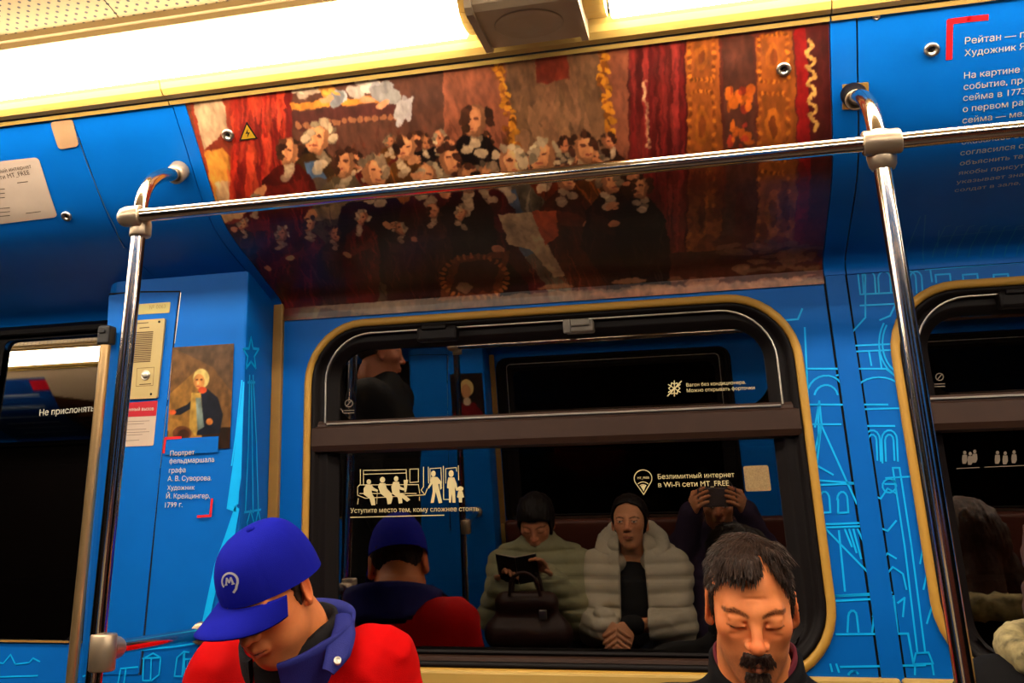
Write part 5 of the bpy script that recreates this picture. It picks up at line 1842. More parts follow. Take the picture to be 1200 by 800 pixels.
# ---------------------------------------------------------------- the bearded man
H = np.array(at(880, 709, -.335))
begin(H[0], -.265, .385)
H = rl(H)
FEET = rl((0, 0, FEET_W))[2]
J = seated(H[0] - .004, RT[1], .385, -1, (H[0], H[1] + .105, H[2] - .160), H, sw=.185, floor=FEET)
J['sh'] = [np.array([H[0] - .165, H[1] + .12, H[2] - .245]), np.array([H[0] + .165, H[1] + .12, H[2] - .245])]
man = Person('dark haired man with moustache and goatee in a black coat looking down before the window', tuple(RT), H, (2.0, 17, 2.0), J, h=.0023, w=.925, jaw=1.08, folds=1.0, ear=1.08, nose=1.06, stubble=.75, skin=(240, 142, 84), brow=(46, 28, 20), brow_w=.0052, lips=(168, 88, 74))
HL = [(-180, -.05), (-140, -.04), (-110, .004), (-98, .028), (-90, -.002), (-80, -.022), (-74, .0), (-66, .036), (-52, .062), (-35, .076), (-15, .074), (0, .073), (7, .079), (13, .098), (22, .116), (32, .104), (44, .080), (58, .048), (66, .028), (74, -.002), (80, -.022), (90, -.002), (98, .028), (110, .004), (140, -.04), (180, -.05)]
ex = []
for i in range(16):
    x = -.056 + i * .0042
    ex.append(K((x * .9, -.048 - .012 * (1 - (x / .06) ** 2), .096), (x + prnd.uniform(-.004, .004), -.084 + (x / .075) ** 2 * .03, .074 + prnd.uniform(-.006, .008)), .0065, .0024, .004))
for i in range(8):
    x = .046 + i * .003
    ex.append(K((x * .62, -.02 - i * .002, .102), (x + .004, -.052 + i * .006, .074 - i * .008), .008, .003, .004))
for i in range(34):
    a = prnd.uniform(-2.6, 2.6); r = prnd.uniform(.02, .06)
    ex.append(K((r * .9 * math.sin(a), .01 - r * math.cos(a), .104 - r * .12), (r * 1.3 * math.sin(a), .01 - r * 1.5 * math.cos(a) - .004, .102 - r * .42), .006, .003, .004))
man.hair(HL, th=.0058, rough=.003, col=(62, 40, 28), extra=ex, strands=4600, slen=(.012, .025), side=.45)
bp = []
for sx in (-1, 1):
    for i in range(9):
        t = i / 8
        bp.append(K((sx * (.002 + .018 * t), -.104 + .014 * t ** 1.5, -.0455 - .002 * t), (sx * (.004 + .023 * t), -.1035 + .016 * t ** 1.5, -.0570 - .0055 * t), .0038, .0026, .003))
for i in range(13):
    x = -.020 + i * .0033
    bp.append(K((x * .9, -.086 + abs(x) * .25, -.084), (x * .8 + prnd.uniform(-.002, .002), -.089 + abs(x) * .3, -.114 + abs(x) * .35 + prnd.uniform(-.003, .003)), .0034, .0022, .004))
bp.append(K((0, -.0955, -.078), (0, -.091, -.09), .003, .0045, .004))
lo, hi = bounds(bp, .02)
cor = np.array([man.loc((x, y, z)) for x in (lo[0], hi[0]) for y in (lo[1], hi[1]) for z in (lo[2], hi[2])])
V, Fq = mesh_of(lambda P: sdf(bp, man.hp(P)) - .0016 * vnoise(man.hp(P) * np.array([520, 260, 200])), cor.min(0), cor.max(0), .0019, 1)
p_ = man.hp(V)
gr = np.clip((-.072 - p_[:, 2]) / .03, 0, 1) * (.5 + .5 * vnoise(p_ * np.array([700, 300, 120])))
c_ = np.array(srgb(66, 42, 32)) * (1 - gr[:, None]) + np.array(srgb(158, 130, 110)) * gr[:, None]
mbb = MB().add(V, Fq, True)
ns = 1300
pk = rng.integers(0, len(V), ns)
q_ = p_[pk]
d_ = np.stack([q_[:, 0] * 9 + rng.normal(0, .25, ns), -.35 + rng.normal(0, .15, ns), -1 + 0 * q_[:, 0]], 1)
d_ /= np.linalg.norm(d_, axis=1)[:, None]
ln_ = rng.uniform(.004, .009, ns)[:, None]
vs_b, fs_b = [], []
for t, r_ in ((0, .00055), (.6, .0005), (1.0, .0001)):
    for a_b in (0, 2.09, 4.19):
        vs_b.append(q_ + d_ * ln_ * t + np.array([math.cos(a_b), math.sin(a_b), 0]) * r_)
A_ = np.array(vs_b).transpose(1, 0, 2).reshape(-1, 3)
for i in range(ns):
    for r_ in range(2):
        for k in range(3):
            fs_b.append([i * 9 + r_ * 3 + k, i * 9 + r_ * 3 + (k + 1) % 3, i * 9 + r_ * 3 + 3 + (k + 1) % 3, i * 9 + r_ * 3 + 3 + k])
mbb.add(man.c + A_ @ man.R.T, fs_b, True)
mbb.build('beard', HAIRM, man.root, colors=np.vstack([c_, np.repeat(c_[pk] * rng.uniform(.6, 1.5, ns)[:, None], 9, axis=0)]))
COAT = mat('black_coat', srgb(17, 14, 16), .8, bump=.5, bscale=600, spec=.25)
man.cloth('coat', jacket_prims(J, 1.04, 1.06, .07), COAT, h=.007, fold=.006)
nb = J['neck']


def collar(p, centre, axis, r0, r1, hgt, gap, m, name='collar', thick=.006, face=(0, -1, 0), a0=None, wave=.0, flare=0.0):
    """standing collar round the neck, open towards face"""
    axis = np.asarray(axis, float) / np.linalg.norm(axis)
    fc = np.asarray(face, float); fc = fc - axis * (fc @ axis); fc /= np.linalg.norm(fc)
    sd = np.cross(axis, fc)
    n = 40
    rings = []
    for a in np.linspace(math.radians(gap), 2 * math.pi - math.radians(gap), n):
        d = fc * math.cos(a) + sd * math.sin(a)
        drop = .30 * hgt * max(0, math.cos(a))
        prof = []
        for t in np.linspace(0, 1, 6):
            prof.append((r0 + (r1 - r0) * t + flare * t * t + wave * math.sin(a * 9), hgt * t * (1 - drop / hgt * t)))
        o = [np.asarray(centre) + d * r + axis * z for r, z in prof]
        i = [np.asarray(centre) + d * (r - thick) + axis * (z + (.002 if k == 5 else 0)) for k, (r, z) in list(enumerate(prof))[::-1]]
        rings.append(np.array(o + i))
    return MB().loft(rings, True, True, True, True).build(name, m, p.root)


collar(man, nb + np.array([0, .004, -.020]), (0, -.26, 1), .094, .082, .092, 16, COAT, 'coat_collar', .010)
collar(man, nb + np.array([0, .002, -.010]), (0, -.26, 1), .080, .074, .092, 30, mat('magenta_scarf', srgb(120, 24, 46), .8), 'inner_collar', .006)
trousers(man, NAVY)

# ---------------------------------------------------------------- the man in the cap
H = np.array(at(317, 693, -.36))
begin(H[0], -.265, .385)
H = rl(H)
FEET = rl((0, 0, FEET_W))[2]
J = seated(H[0] + .06, RT[1], .385, -1, (H[0] + .015, H[1] + .105, H[2] - .125), H, sw=.195, floor=FEET)
J['sh'] = [np.array([H[0] - .135, H[1] + .12, H[2] - .185]), np.array([H[0] + .174, H[1] + .140, H[2] - .172])]
J['el'] = [np.array([H[0] - .20, H[1] + .06, H[2] - .45]), np.array([H[0] + .235, H[1] + .09, H[2] - .43])]
cm = Person('stocky man in a blue cap and red jacket with blue collar bowing his head', tuple(RT), H, (-13, 31, -5), J, h=.0026, w=.98, dep=.92, ear=1.12, jaw=1.08, full=1, stubble=.3, skin=(238, 140, 82), lips=(170, 86, 74))
HLc = [(-180, -.055), (-140, -.05), (-110, -.01), (-96, .012), (-88, -.020), (-80, -.028), (-74, -.01), (-66, .06), (66, .06), (74, -.01), (80, -.028), (88, -.020), (96, .012), (110, -.01), (140, -.05), (180, -.055)]
cm.hair(HLc, th=.004, rough=.002, col=(66, 46, 34), zmax=.018, strands=500, slen=(.005, .010), sr=.0006)
CAPM = mat('cap_blue', srgb(28, 34, 196), .85, var=.06, bump=.6, bscale=900, spec=.15)
RM, cc = cm.R @ rotm(-17, 0), cm.c                     # the cap sits a little askew
def capw(p): return cc + np.asarray(p, float) @ RM.T
# crown
rings = []
NT = 96
for ph in np.linspace(0, math.pi / 2 * .985, 18):
    ring = []
    for th in np.linspace(0, 2 * math.pi, NT, endpoint=False):
        sx, sy = math.sin(th), -math.cos(th)
        z0 = .034 - .042 * ((1 - math.cos(th)) / 2) ** 1.6
        groove = 1 - .012 * max(0, 1 - abs(((th / (math.pi / 3)) + .5) % 1 - .5) * 16) * math.cos(ph) ** .3
        k = math.cos(ph) ** .62
        z = z0 + (.133 - z0) * math.sin(ph) ** 1.06
        ring.append((.0835 * k * sx * groove, .006 + (.106 + .010 * max(0, sy)) * k * sy * groove - .006 * math.sin(ph) * (sy < 0), z))
    rings.append(capw(ring))
mb = MB().loft(rings, True, False, True, True)
# inner lining, just inside
rin = [r + (cc + RM @ np.array([0, .014, .03]) - r) * .035 for r in (rings[0], rings[4], rings[10])]
mb.loft([rings[0], rin[0], rin[1]], True, smooth=True)
cap_o = mb.build('cap', CAPM, cm.root)
mb = MB().lathe(capw((0, .009, .1325)), RM @ np.array([0, 0, 1.0]), [(-.003, .009), (.003, .0085), (.006, .005), (.0068, .0005)], 16)
mb.build('cap_button', CAPM, cap_o)
# brim
top, bot = [], []
NB, NR = 30, 9
for a in np.linspace(-76, 76, NB):
    th = math.radians(a)
    sx, sy = math.sin(th), -math.cos(th)
    b = np.array([.0835 * sx, .006 + .106 * sy, .034 - .042 * ((1 - math.cos(th)) / 2) ** 1.6])
    L_ = .075 * max(0, math.cos(th * 90 / 78)) ** .5
    rt, rb = [], []
    for t in np.linspace(0, 1, NR):
        q = b + np.array([sx * .12, -1, 0]) * L_ * t
        q[2] += -.010 * t - .036 * (q[0] / .09) ** 2 * (.25 + .75 * t) + .30 * 0
        rt.append(q.copy()); q[2] -= .0035; rb.append(q.copy())
    top.append(capw(rt + rb[::-1]))
MB().loft(top, True, True, True, True).build('cap_brim', CAPM, cap_o)
# cap emblem, a ring drawn like a map pin round a letter
def crown_pt(u, v, off=.0012):
    """u sideways, v upwards (metres) over the front of the crown"""
    th = u / .092
    ph = max(.02, v / .125)
    sx, sy = math.sin(th), -math.cos(th)
    k = math.cos(ph) ** .62
    z0 = .034 - .042 * ((1 - math.cos(th)) / 2) ** 1.6
    z = z0 + (.133 - z0) * math.sin(ph) ** 1.06
    p = np.array([.0835 * k * sx, .006 + .106 * k * sy - .006 * math.sin(ph), z])
    n = np.array([sx / .0835, sy / .106, max(.2, math.tan(ph)) / .108]); n /= np.linalg.norm(n)
    return capw(p + n * off)
EMB = mat('emblem_thread', srgb(226, 222, 232), .6)
U0, V0 = .029, .073
EK = 1.25
def strip(mb, pts, w):
    P = np.array(pts)
    for i in range(len(P) - 1):
        d = P[i + 1] - P[i]; d /= np.linalg.norm(d) + 1e-9
        n = np.array([-d[1], d[0]]) * w / 2
        a, b = P[i] - d * w * .2, P[i + 1] + d * w * .2
        mb.add([crown_pt(U0 + q[0] * EK, V0 + q[1] * EK) for q in (a - n, b - n, b + n, a + n)], [[0, 1, 2, 3]])
mb = MB()
ring_ = [(.0165 * math.cos(math.radians(a)), .0165 * math.sin(math.radians(a))) for a in np.linspace(215, -35, 26)]
strip(mb, ring_ + [(.0105, -.0165), (.0045, -.0225)], .0042)
mb.build('emblem_ring', EMB, cap_o)
mb = MB()
strip(mb, [(-.0075, -.006), (-.0042, .007)], .0040); strip(mb, [(-.0042, .007), (0, -.002)], .0036); strip(mb, [(0, -.002), (.0042, .007)], .0036); strip(mb, [(.0042, .007), (.0075, -.006)], .0040)
strip(mb, [(-.0100, -.006), (-.0045, -.006)], .0022); strip(mb, [(.0045, -.006), (.0100, -.006)], .0022)
mb.build('emblem_letter', EMB, cap_o)
RED = mat('red_jacket', srgb(250, 0, 2), .8, bump=.5, bscale=500, var=.05, spec=.15)
BLUEJ = mat('jacket_blue', srgb(40, 46, 150), .7, bump=.5, bscale=500)
cm.cloth('jacket', jacket_prims(J, 1.04, 1.0, .074), RED, h=.0065, fold=.015, fscale=(10, 10, 6))
nb = J['neck']
collar(cm, nb + np.array([0, .004, -.040]), (-.10, -.32, 1), .112, .104, .104, 4, mat('black_fleece', srgb(26, 20, 22), .9, bump=.6), 'inner_collar', .010, face=(-.5, -1, 0))
# blue collar turned outwards over the shoulder, with a snap button
def flap(name, pts, wid, m, parent, nrm=(.35, -.75, .55), t=.004, bulge=.0):
    P = catmull(np.array(pts), 8)
    W_ = np.interp(np.linspace(0, 1, len(P)), np.linspace(0, 1, len(wid)), wid)
    T = np.gradient(P, axis=0); T /= np.linalg.norm(T, axis=1)[:, None]
    nn = np.array(nrm) / np.linalg.norm(nrm)
    rings = []
    for p, tt, w_ in zip(P, T, W_):
        s_ = np.cross(tt, nn); s_ /= np.linalg.norm(s_)
        n2 = np.cross(s_, tt)
        k = np.linspace(-.5, .5, 7)
        o = [p + s_ * w_ * q + n2 * (t + bulge * (1 - (2 * q) ** 2)) for q in k]
        i = [p + s_ * w_ * q + n2 * bulge * (1 - (2 * q) ** 2) for q in k[::-1]]
        rings.append(np.array(o + i))
    return MB().loft(rings, True, True, True, True).build(name, m, parent)
bc = collar(cm, nb + np.array([0, .0, -.030]), (-.06, -.32, 1), .122, .124, .088, 48, BLUEJ, 'blue_collar', .007, face=(-.75, -1, 0), flare=.012)
fl_ = flap('collar_flap', [rl(at(402, 722, -.275)), rl(at(403, 742, -.315)), rl(at(396, 764, -.350)), rl(at(384, 788, -.378))], [.030, .046, .050, .024], BLUEJ, bc, bulge=.004)
o_ = rl(at(395.5, 774, -.378))
MB().lathe(o_, (.3, -.8, .35), [(-.004, .0075), (.003, .0075), (.0036, .006), (.0022, .004), (.003, .001)], 18).build('snap_button', STEEL, fl_)
sp_ = J['sh'][1]; e_ = J['el'][1]
cut = lambda P: np.maximum(((sp_ + (e_ - sp_) * .06) - P) @ ((e_ - sp_) / np.linalg.norm(e_ - sp_)), (P - (sp_ + (e_ - sp_) * .34)) @ ((e_ - sp_) / np.linalg.norm(e_ - sp_)))
cm.cloth('sleeve_band', [K(sp_, e_, .0765 * 1.02 + .004, .068 * 1.02 + .004, .01)], BLUEJ, h=.007, fold=.006, fscale=(10, 10, 6), cut=cut)
trousers(cm, NAVY)

# ---------------------------------------------------------------- the passenger cut off by the picture edge
H = np.array(at(1280, 684, -.34))
begin(H[0], -.265, .385)
H = rl(H)
FEET = rl((0, 0, FEET_W))[2]
J = seated(H[0], RT[1], .385, -1, (H[0], H[1] + .105, H[2] - .160), H, sw=.135, floor=FEET)
wp = Person('passenger in a dark coat with a patterned hood, cut off by the picture edge', tuple(RT), H, (0, 16, 0), J, h=.004, female=True, jaw=.9, skin=(226, 156, 112))
HLw = [(-180, -.2), (-70, -.2), (-52, .03), (-30, .07), (0, .085), (30, .07), (52, .03), (70, -.2), (180, -.2)]
wp.hair(HLw, th=.016, rough=.004, col=(92, 56, 36), extra=[K((sx * .07, .02, -.02), (sx * .085, .03, -.17), .03, .022, .02) for sx in (-1, 1)] + [K((0, .07, 0), (0, .075, -.15), .05, .04, .03)])
wp.cloth('coat', jacket_prims(J, .92, .95, .075), COAT, h=.009, fold=.006)
HOOD = mat('patterned_hood', srgb(196, 176, 124), .9, bump=.8, bscale=160, var=.75, scale=38)
nb = J['neck']
ringc = nb + np.array([0, .0, .045])
hp_ = [K(ringc + np.array([.112 * math.cos(a), .09 * math.sin(a), .02 * math.sin(a)]), ringc + np.array([.112 * math.cos(b), .09 * math.sin(b), .02 * math.sin(b)]), .026, .026, .01) for a, b in zip(np.radians(np.arange(-70, 250, 20)), np.radians(np.arange(-50, 270, 20)))]
wp.cloth('hood', hp_, HOOD, h=.006, fold=.008, fscale=(60, 60, 60))
trousers(wp, NAVY)


# ================================================================== PASSENGERS ACROSS THE CARRIAGE, seen in the glass
def refl(px, py, Yv):
    p = at(px, py, Yv)
    q = TILT @ Vector((p[0], .056 - p[1], p[2]))
    return np.array(q)


def opp(label, H, ypr, J, **k):
    return Person(label, tuple(RT), H, (180 + ypr[0], ypr[1], ypr[2]), J, free=True, **k)


OB = -2.18


def begin_opp(H):
    begin(H[0], OB, .47)
    return rl(H), rl((0, 0, .0))[2]
# the woman in the pale puffer coat
H, FEET = begin_opp(refl(738, 612, 2.22))
hl = rl(refl(724, 744, 1.95))
el = [np.array([H[0] + s * .185, H[1] + .06, H[2] - .43]) for s in (-1, 1)]
wr = [hl + np.array([s * .050, -.05, .03]) for s in (-1, 1)]
hands = [dict(w=wr[0] + np.array([0, .02, -.005]), d=(.5, .75, -.25), n=(.75, -.2, -.5), side=1, curl=30), dict(w=wr[1] + np.array([0, .02, -.005]), d=(-.5, .75, -.25), n=(-.75, -.2, -.5), side=-1, curl=30)]
J = seated(H[0], OB, .47, 1, (H[0], H[1] - .045, H[2] - .165), H, sw=.155, el=el, wr=wr, hands=hands, floor=FEET)
w1 = opp('woman in an open off white puffer coat looking up, reflected in the window', H, (4, -6, 0), J, h=.0036, female=True, jaw=.92, skin=(226, 158, 116), closed=False, lips=(180, 84, 80))
HLd = [(-180, -.07), (-110, -.05), (-85, -.04), (-66, .03), (-40, .072), (0, .088), (40, .072), (66, .03), (85, -.04), (110, -.05), (180, -.07)]
w1.hair(HLd, th=.010, rough=.003, col=(34, 22, 18), extra=[E((0, .10, .05), (.045, .04, .045), .02)], h=.0045)
PUFF = mat('off_white_puffer', srgb(246, 232, 204), .6, bump=.5, bscale=60)
BLK = mat('black_top', srgb(22, 20, 22), .8)
ax = J['chest']
open_cut = lambda P: .060 - np.abs(P[:, 0] - H[0]) + np.maximum(0, (H[1] - .02) - P[:, 1]) * 4
w1.cloth('puffer_coat', jacket_prims(J, 1.06, 1.1, .10), PUFF, h=.008, fold=.009, quilt=.014, cut=lambda P: np.where(P[:, 1] > H[1] - .02, .055 + .03 * (J['neck'][2] - P[:, 2]) - np.abs(P[:, 0] - H[0]), -1))
w1.cloth('top', jacket_prims(J, .98, .6, .07)[1:3], BLK, h=.010, fold=.003)
nb = J['neck']
rc = nb + np.array([0, -.02, .05])
hp_ = [K(rc + np.array([.125 * math.cos(a), .10 * math.sin(a), .07 * -math.sin(a)]), rc + np.array([.125 * math.cos(b), .10 * math.sin(b), .07 * -math.sin(b)]), .046, .046, .01) for a, b in zip(np.radians(np.arange(125, 410, 15)), np.radians(np.arange(140, 425, 15)))]
w1.cloth('hood', hp_, PUFF, h=.008, fold=.010, fscale=(22, 22, 22))
for s in (0, 1):
    d = (wr[s] - el[s]) / np.linalg.norm(wr[s] - el[s])
    w1.cloth('cuff', [K(wr[s] - d * .03, wr[s] + d * .005, .042, .04, .01)], BLK, h=.007, fold=.002)
trousers(w1, NAVY)

# the woman in the green grey jacket, reading
H, FEET = begin_opp(refl(628, 612, 2.22))
bk0 = refl(606, 668, 1.98)
bk = rl(bk0)
el = [np.array([H[0] - .20, H[1] + .05, H[2] - .40]), np.array([H[0] + .175, H[1] + .05, H[2] - .40])]
wr = [bk + np.array([-.075, -.09, -.07]), bk + np.array([.115, -.075, -.04])]
hands = [dict(w=wr[0], d=(.35, .55, .6), n=(.2, .75, -.5), side=1, curl=38), dict(w=wr[1], d=(-.15, .55, .8), n=(-.5, .6, -.5), side=-1, curl=30)]
J = seated(H[0], OB, .47, 1, (H[0], H[1] - .055, H[2] - .160), H, sw=.155, el=el, wr=wr, hands=hands, floor=FEET)
w2 = opp('dark haired woman in a pale green puffer jacket reading, reflected in the window', H, (0, 24, 0), J, h=.0042, female=True, jaw=.95, skin=(216, 146, 108))
w2.hair([(-180, -.10), (-100, -.085), (-70, -.05), (-55, .03), (-30, .052), (0, .055), (30, .052), (55, .03), (70, -.05), (100, -.085), (180, -.10)], th=.015, rough=.004, col=(30, 20, 18), h=.005)
GREEN = mat('pale_green_puffer', srgb(190, 186, 142), .6, bump=.5, bscale=60)
w2.cloth('puffer_jacket', jacket_prims(J, 1.06, 1.12, .10), GREEN, h=.008, fold=.009, quilt=.014)
collar(w2, J['neck'] + np.array([0, -.005, -.035]), (0, .18, 1), .105, .09, .105, 14, GREEN, 'jacket_collar', .02, face=(0, 1, 0))
trousers(w2, NAVY)
R_ = rotm(0, -38)
bk = bk0
tb = thing('book', 'open dark book held up by the reading woman in the reflection', 'book', tuple(bk), free=True)
for sx, nm in ((-1, 'cover'), (1, 'cover')):
    Rb = rotm(-sx * 16, 0)
    Rt = np.array(Matrix.Rotation(math.radians(-30), 3, 'X'))
    MB().box(bk[0] + (0 if sx > 0 else -.082), bk[0] + (.082 if sx > 0 else 0), bk[1] + .003, bk[1] + .007, bk[2] - .062, bk[2] + .062, .001, R=Rt @ Rb, c=bk).build(nm, mat('book_cover', srgb(34, 26, 26), .6), tb)
    MB().box(bk[0] + (.001 if sx > 0 else -.078), bk[0] + (.078 if sx > 0 else -.001), bk[1] - .006, bk[1] + .003, bk[2] - .058, bk[2] + .058, .001, R=Rt @ Rb, c=bk).build('pages', PAPER, tb)
# bag on her lap
bg = refl(618, 722, 1.98)
hb = thing('handbag', 'dark brown handbag on the lap of the reading woman in the reflection', 'bag', (bg[0], bg[1], bg[2] - .1), free=True)
BAG = mat('bag_leather', srgb(62, 34, 28), .45, bump=.5, bscale=120)
pr = [K(bg + np.array([-.11, 0, -.06]), bg + np.array([.11, 0, -.06]), .062, .062, .03), K(bg + np.array([-.085, 0, .05]), bg + np.array([.085, 0, .05]), .042, .042, .05)]
V, Fq = mesh_of(lambda P: sdf(pr, P) - .006 * fbm(P * 14, 2), *bounds(pr, .02), .008, 2)
MB().add(V, Fq, True).build('bag_body', BAG, hb)
for dy in (-.03, .03):
    MB().tube(catmull([bg + np.array([-.06, dy, .08]), bg + np.array([-.045, dy * 1.3, .14]), bg + np.array([0, dy * 1.4, .165]), bg + np.array([.045, dy * 1.3, .14]), bg + np.array([.06, dy, .08])], 6), .007, 10).build('handle', BAG, hb)
MB().box(bg[0] + .055, bg[0] + .085, bg[1] + .05, bg[1] + .062, bg[2] + .0, bg[2] + .035, .004).build('buckle', STEEL, hb)

# the photographer, holding the phone that took the picture
CW = np.array(TILT @ Vector(CAM_W))
ph0 = CW + np.array([.035, -.024, -.004])
H, FEET = begin_opp(CW + np.array([.035, -.215, -.050]))
ph = rl(ph0)
wr = [ph + np.array([-.115, -.085, -.055]), ph + np.array([.115, -.085, -.055])]
el = [np.array([H[0] - .20, H[1] + .05, H[2] - .30]), np.array([H[0] + .22, H[1] + .05, H[2] - .30])]
hands = [dict(w=wr[0], d=(.25, .75, .45), n=(.9, -.3, .1), side=-1, curl=26, thumb=.9), dict(w=wr[1], d=(-.25, .75, .45), n=(-.9, -.3, .1), side=1, curl=26, thumb=.9)]
J = seated(H[0], OB, .47, 1, (H[0], H[1] - .05, H[2] - .165), H, sw=.165, el=el, wr=wr, hands=hands, floor=FEET)
phg = opp('photographer in a purple jacket holding up a phone, reflected in the window', H, (0, 4, 0), J, h=.0044, skin=(222, 150, 108), closed=False)
phg.hair(HLd, th=.012, rough=.004, col=(40, 28, 22), h=.006)
PURP = mat('purple_jacket', srgb(52, 34, 66), .8, bump=.4)
phg.cloth('jacket', jacket_prims(J, 1.12, 1.1, .09), PURP, h=.010, fold=.006)
trousers(phg, NAVY)
ph = ph0
tphone = thing('phone', 'phone held up level by the photographer in the reflection', 'phone', tuple(ph), free=True)
MB().box(ph[0] - .076, ph[0] + .076, ph[1] - .004, ph[1] + .004, ph[2] - .037, ph[2] + .037, .0035, 3).build('phone_body', mat('phone_grey', srgb(120, 104, 104), .3, metal=.3), tphone)
for dx, dz in ((-.045, .018), (-.045, -.008)):
    MB().lathe(ph + np.array([dx - .012, .003, dz]), (0, 1, 0), [(0, .008), (.0025, .008), (.003, .006), (.002, .005)], 16).build('lens', DARK, tphone)
MB().box(ph[0] - .072, ph[0] + .072, ph[1] - .0048, ph[1] - .0038, ph[2] - .033, ph[2] + .033).build('screen', mat('phone_screen', srgb(14, 14, 18), .15), tphone)

# a standing passenger near the other door
S_ = refl(446, 432, 1.75)
H = S_ + np.array([.0, .0, .06])
begin(H[0], H[1], 0)
H = rl(H)
pel = np.array([H[0] - .02, H[1], .95])
J = dict(pelvis=pel, chest=np.array([H[0] - .01, H[1], H[2] - .38]), neck=np.array([H[0] + .01, H[1], H[2] - .165]), fwd=(0.9, -.3, 0),
         sh=[np.array([H[0], H[1] - .19, H[2] - .21]), np.array([H[0], H[1] + .19, H[2] - .21])], el=[np.array([H[0] - .02, H[1] - .23, H[2] - .49]), np.array([H[0] - .02, H[1] + .23, H[2] - .49])],
         wr=[np.array([H[0] + .06, H[1] - .22, H[2] - .74]), np.array([H[0] + .06, H[1] + .22, H[2] - .74])], hip=[pel + np.array([0, -.09, -.03]), pel + np.array([0, .09, -.03])],
         knee=[np.array([pel[0], pel[1] - .10, .50]), np.array([pel[0] + .02, pel[1] + .10, .50])], ank=[np.array([pel[0], pel[1] - .11, .09]), np.array([pel[0] + .02, pel[1] + .11, .09])],
         hands=[dict(w=np.array([H[0] + .06, H[1] + s * .22, H[2] - .74]), d=(.1, 0, -1), n=(0, -s, 0), side=s, curl=22) for s in (-1, 1)])
sm = Person('standing man in a dark coat with his back turned, reflected in the vent glass', tuple(RT), H, (60, 8, 0), J, free=True, h=.0048, skin=(150, 92, 66))
sm.hair([(-180, -.04), (-100, .0), (-66, .05), (0, .085), (66, .05), (100, .0), (180, -.04)], th=.007, rough=.003, col=(40, 28, 24), h=.006)
sm.cloth('coat', jacket_prims(J, 1.1, 1.1, .08, low=-.25), COAT, h=.011, fold=.006)
collar(sm, J['neck'] + np.array([0, 0, -.03]), (0, 0, 1), .088, .078, .07, 30, COAT, 'coat_collar', .01, face=(.9, .4, 0))
trousers(sm, NAVY)

# ================================================================== THE OTHER SIDE OF THE CARRIAGE (seen in the glass)
# wall, windows, door, column, lamps, ceiling and rails repeat, mirrored across the carriage
OPP = []
t = thing('poster_panel', 'curved poster panel with a tan building front, reflected in the door glass', 'panel', loc_of(-2.5))
NEAR.remove(t); OPP.append(t)
panel_body(X0, X1, off=.003).build('panel_sheet', BLUE, t)
ov = Canvas(PANEL, -3.4, -1.9, .02, PS[-1], 150, 60, (196, 170, 140))
def oc(px, py):   # photo point of the door glass -> the poster seen there
    return (px, py)
class _Direct:
    def ab(self, a, b): return np.array([a, b])
ov.s = _Direct()
sb = PS[-1]
ov.fill([(-3.4, 0), (-2.93, 0), (-2.93, sb * .92), (-3.4, sb * .92)], (20, 70, 150))
ov.fill([(-2.93, 0), (-1.9, 0), (-1.9, sb * .4), (-2.93, sb * .75)], (70, 40, 24), grain=.3)
ov.fill([(-2.9, sb * .5), (-2.6, sb * .8), (-2.2, sb * .5)], (176, 116, 56), grain=.3)
ov.fill([(-2.9, 0), (-2.2, 0), (-2.2, sb * .46), (-2.9, sb * .46)], (150, 92, 44), grain=.3)
for k in range(7):
    ov.fill([(-2.88 + k * .1, 0), (-2.84 + k * .1, 0), (-2.84 + k * .1, sb * .42), (-2.88 + k * .1, sb * .42)], (70, 38, 20))
for k in range(6):
    ov.fill([(-3.3, sb * (.2 + k * .11)), (-3.0, sb * (.2 + k * .11)), (-3.0, sb * (.23 + k * .11)), (-3.3, sb * (.23 + k * .11))], (150, 170, 200))
ov.fill([(-3.02, sb * .8), (-2.93, sb * .8), (-2.93, sb * .9), (-3.02, sb * .9)], (220, 30, 50))
v, f = panel_grid(-3.4, -1.9, .02, PS[-1], 150, 60, .0036)
MB().add(v, f, True).build('poster_print', PRINT, t, colors=ov.linear())

t = thing('portrait_print', 'portrait of a pale haired sitter in red, reflected in the vent glass', 'portrait', (-1.01, -.147, 1.5))
NEAR.remove(t); OPP.append(t)
lv = Canvas(_Direct(), -1.085, -.935, 1.33, 1.62, 60, 100, (38, 26, 22))
lv.fill([(-1.085, 1.33), (-.935, 1.33), (-.94, 1.44), (-.98, 1.49), (-1.05, 1.49), (-1.085, 1.43)], (120, 22, 26))
lv.ell(-1.01, 1.555, .032, .04, (226, 190, 120)); lv.ell(-1.014, 1.54, .022, .032, (206, 140, 90)); lv.ell(-1.012, 1.495, .018, .018, (210, 180, 150))
lv.blur(1)
gx, gz = np.meshgrid(np.linspace(lv.a0, lv.a1, lv.W), np.linspace(lv.b0, lv.b1, lv.H))
q = np.arange(lv.W * lv.H).reshape(lv.H, lv.W)
f = np.stack([q[:-1, :-1], q[:-1, 1:], q[1:, 1:], q[1:, :-1]], -1).reshape(-1, 4).tolist()
MB().add(BOXF.w(np.stack([gx.ravel(), gz.ravel()], 1), .002), f).build('picture', PRINT, t, colors=lv.linear())


W3 = dict(x0=-.895, x1=.150, z0=.924, z1=1.672, r=.05)
W4 = dict(x0=.395, x1=1.4254, z0=.924, z1=1.672, r=.05)
mb = MB(); holed(mb, -.926, .29, .6, 1.70, W3); holed(mb, .2905, X1, .6, 1.70, W4)
o = struct('wall_near', mb, BLUE, 'blue carriage wall behind the passengers on the other side'); NEAR.remove(o); OPP.append(o)
for nm, w_ in (('window_3', W3), ('window_4', W4)):
    o = window(nm, w_, 'dark window with black edging behind the passengers on the other side' if nm == 'window_3' else 'second dark window with black edging on the other side', False, RUBBER, GLASS_DULL); NEAR.remove(o); OPP.append(o)


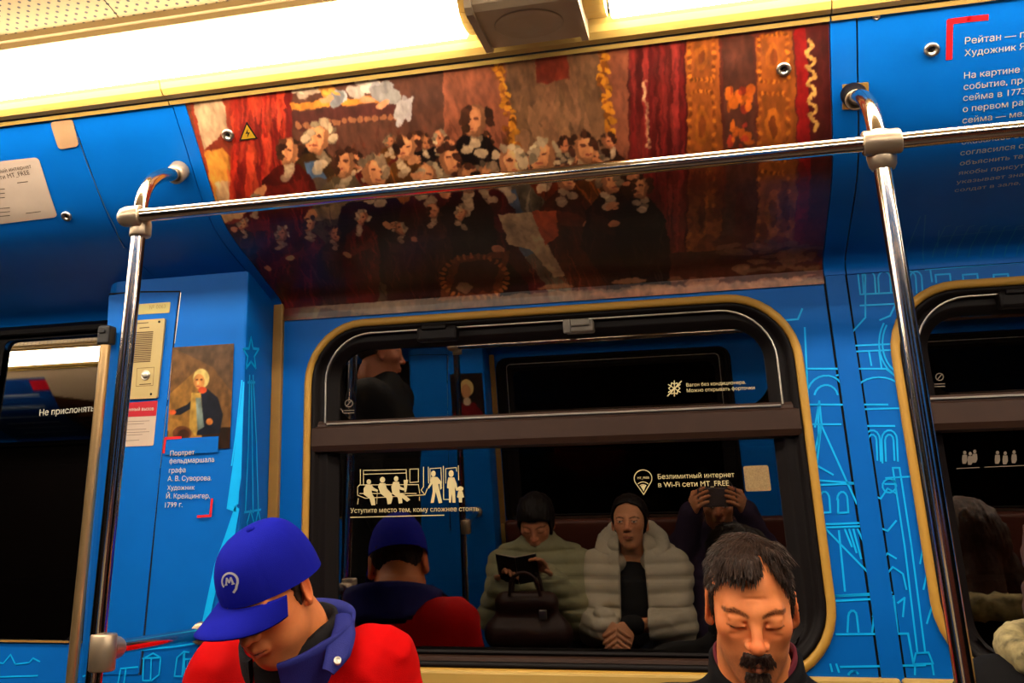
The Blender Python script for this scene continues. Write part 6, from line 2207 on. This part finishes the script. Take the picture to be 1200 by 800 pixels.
def copy_tree(o, parent=None):
    c = o.copy()
    COL.objects.link(c)
    c.parent = parent
    for ch in list(o.children):
        copy_tree(ch, c)
    return c


OPP_SIDE = {'trim_1': ('trim_6', 'cream lower wall on the other side'), 
            'wall_tunnel': ('wall_tunnel_near', 'tunnel wall outside the other side'), 'pillar_1': ('pillar_2', 'blue boxed column on the other side'),
            'trim_2': ('trim_7', 'tan moulding beside the column on the other side'), 'door_1': ('door_3', 'sliding door on the other side'), 'door_2': ('door_4', 'second door leaf on the other side'), 'trim_3': ('trim_8', 'lintel on the other side'),
            'trim_4': ('trim_9', 'cream lip under the lamps on the other side'), 'trim_5': ('trim_10', 'tan moulding above the lamps on the other side'), 'ceiling': ('ceiling_near', 'ceiling over the other side')}
done = []
for o in list(NEAR):
    if o.name in OPP_SIDE and o.get('kind') == 'structure':
        nm, lab = OPP_SIDE[o.name]
        c = copy_tree(o)
        c.name = nm
        c['label'] = lab
        if nm in ('door_3',):
            for ch in list(c.children):
                if ch.name.startswith('door_lettering'):
                    bpy.data.objects.remove(ch)
        for ch in list(c.children):
            if ch.name.startswith('line_drawing') and nm == 'pillar_2':
                bpy.data.objects.remove(ch)
        done.append(c)
    elif o.get('category') in ('light', 'handrail', 'bench'):
        c = copy_tree(o)
        if o['category'] == 'light':
            for ch in c.children:
                if ch.name.startswith('diffuser'):
                    ch.data = ch.data.copy(); ch.data.materials[0] = LAMP_FAR
        if o['category'] == 'bench':
            for ch in c.children:
                if ch.name.startswith('backrest'):
                    ch.data = ch.data.copy()
                    for v_ in ch.data.vertices:
                        if v_.co.z > .7: v_.co.z += .115
        c['label'] = {'light': 'strip light over the other side of the carriage, ' + ('nearer the door' if o.location[0] < -.5 else 'farther from the door'), 'handrail': 'polished handrail in front of the opposite bench', 'bench': 'brown bench across the carriage under the reflected passengers'}[o['category']]
        done.append(c)
# floor
mb = MB().box(X0, X1, -2.62, .12, -.06, 0.0)
fl = struct('floor', mb, mat('grey_floor', srgb(70, 52, 42), .55, var=.2, scale=60), 'speckled brown carriage floor', free=True)

# ------------------------------------------------------------------ set everything up in the carriage, at full size
SIZE = Matrix.Scale(WORLD_SCALE, 4)
for o in NEAR:
    o.matrix_world = SIZE @ TILT @ o.matrix_basis
for o in done + OPP:
    o.matrix_world = SIZE @ MIRROR @ TILT @ o.matrix_basis
for o in FREE:
    o.matrix_world = SIZE @ o.matrix_basis
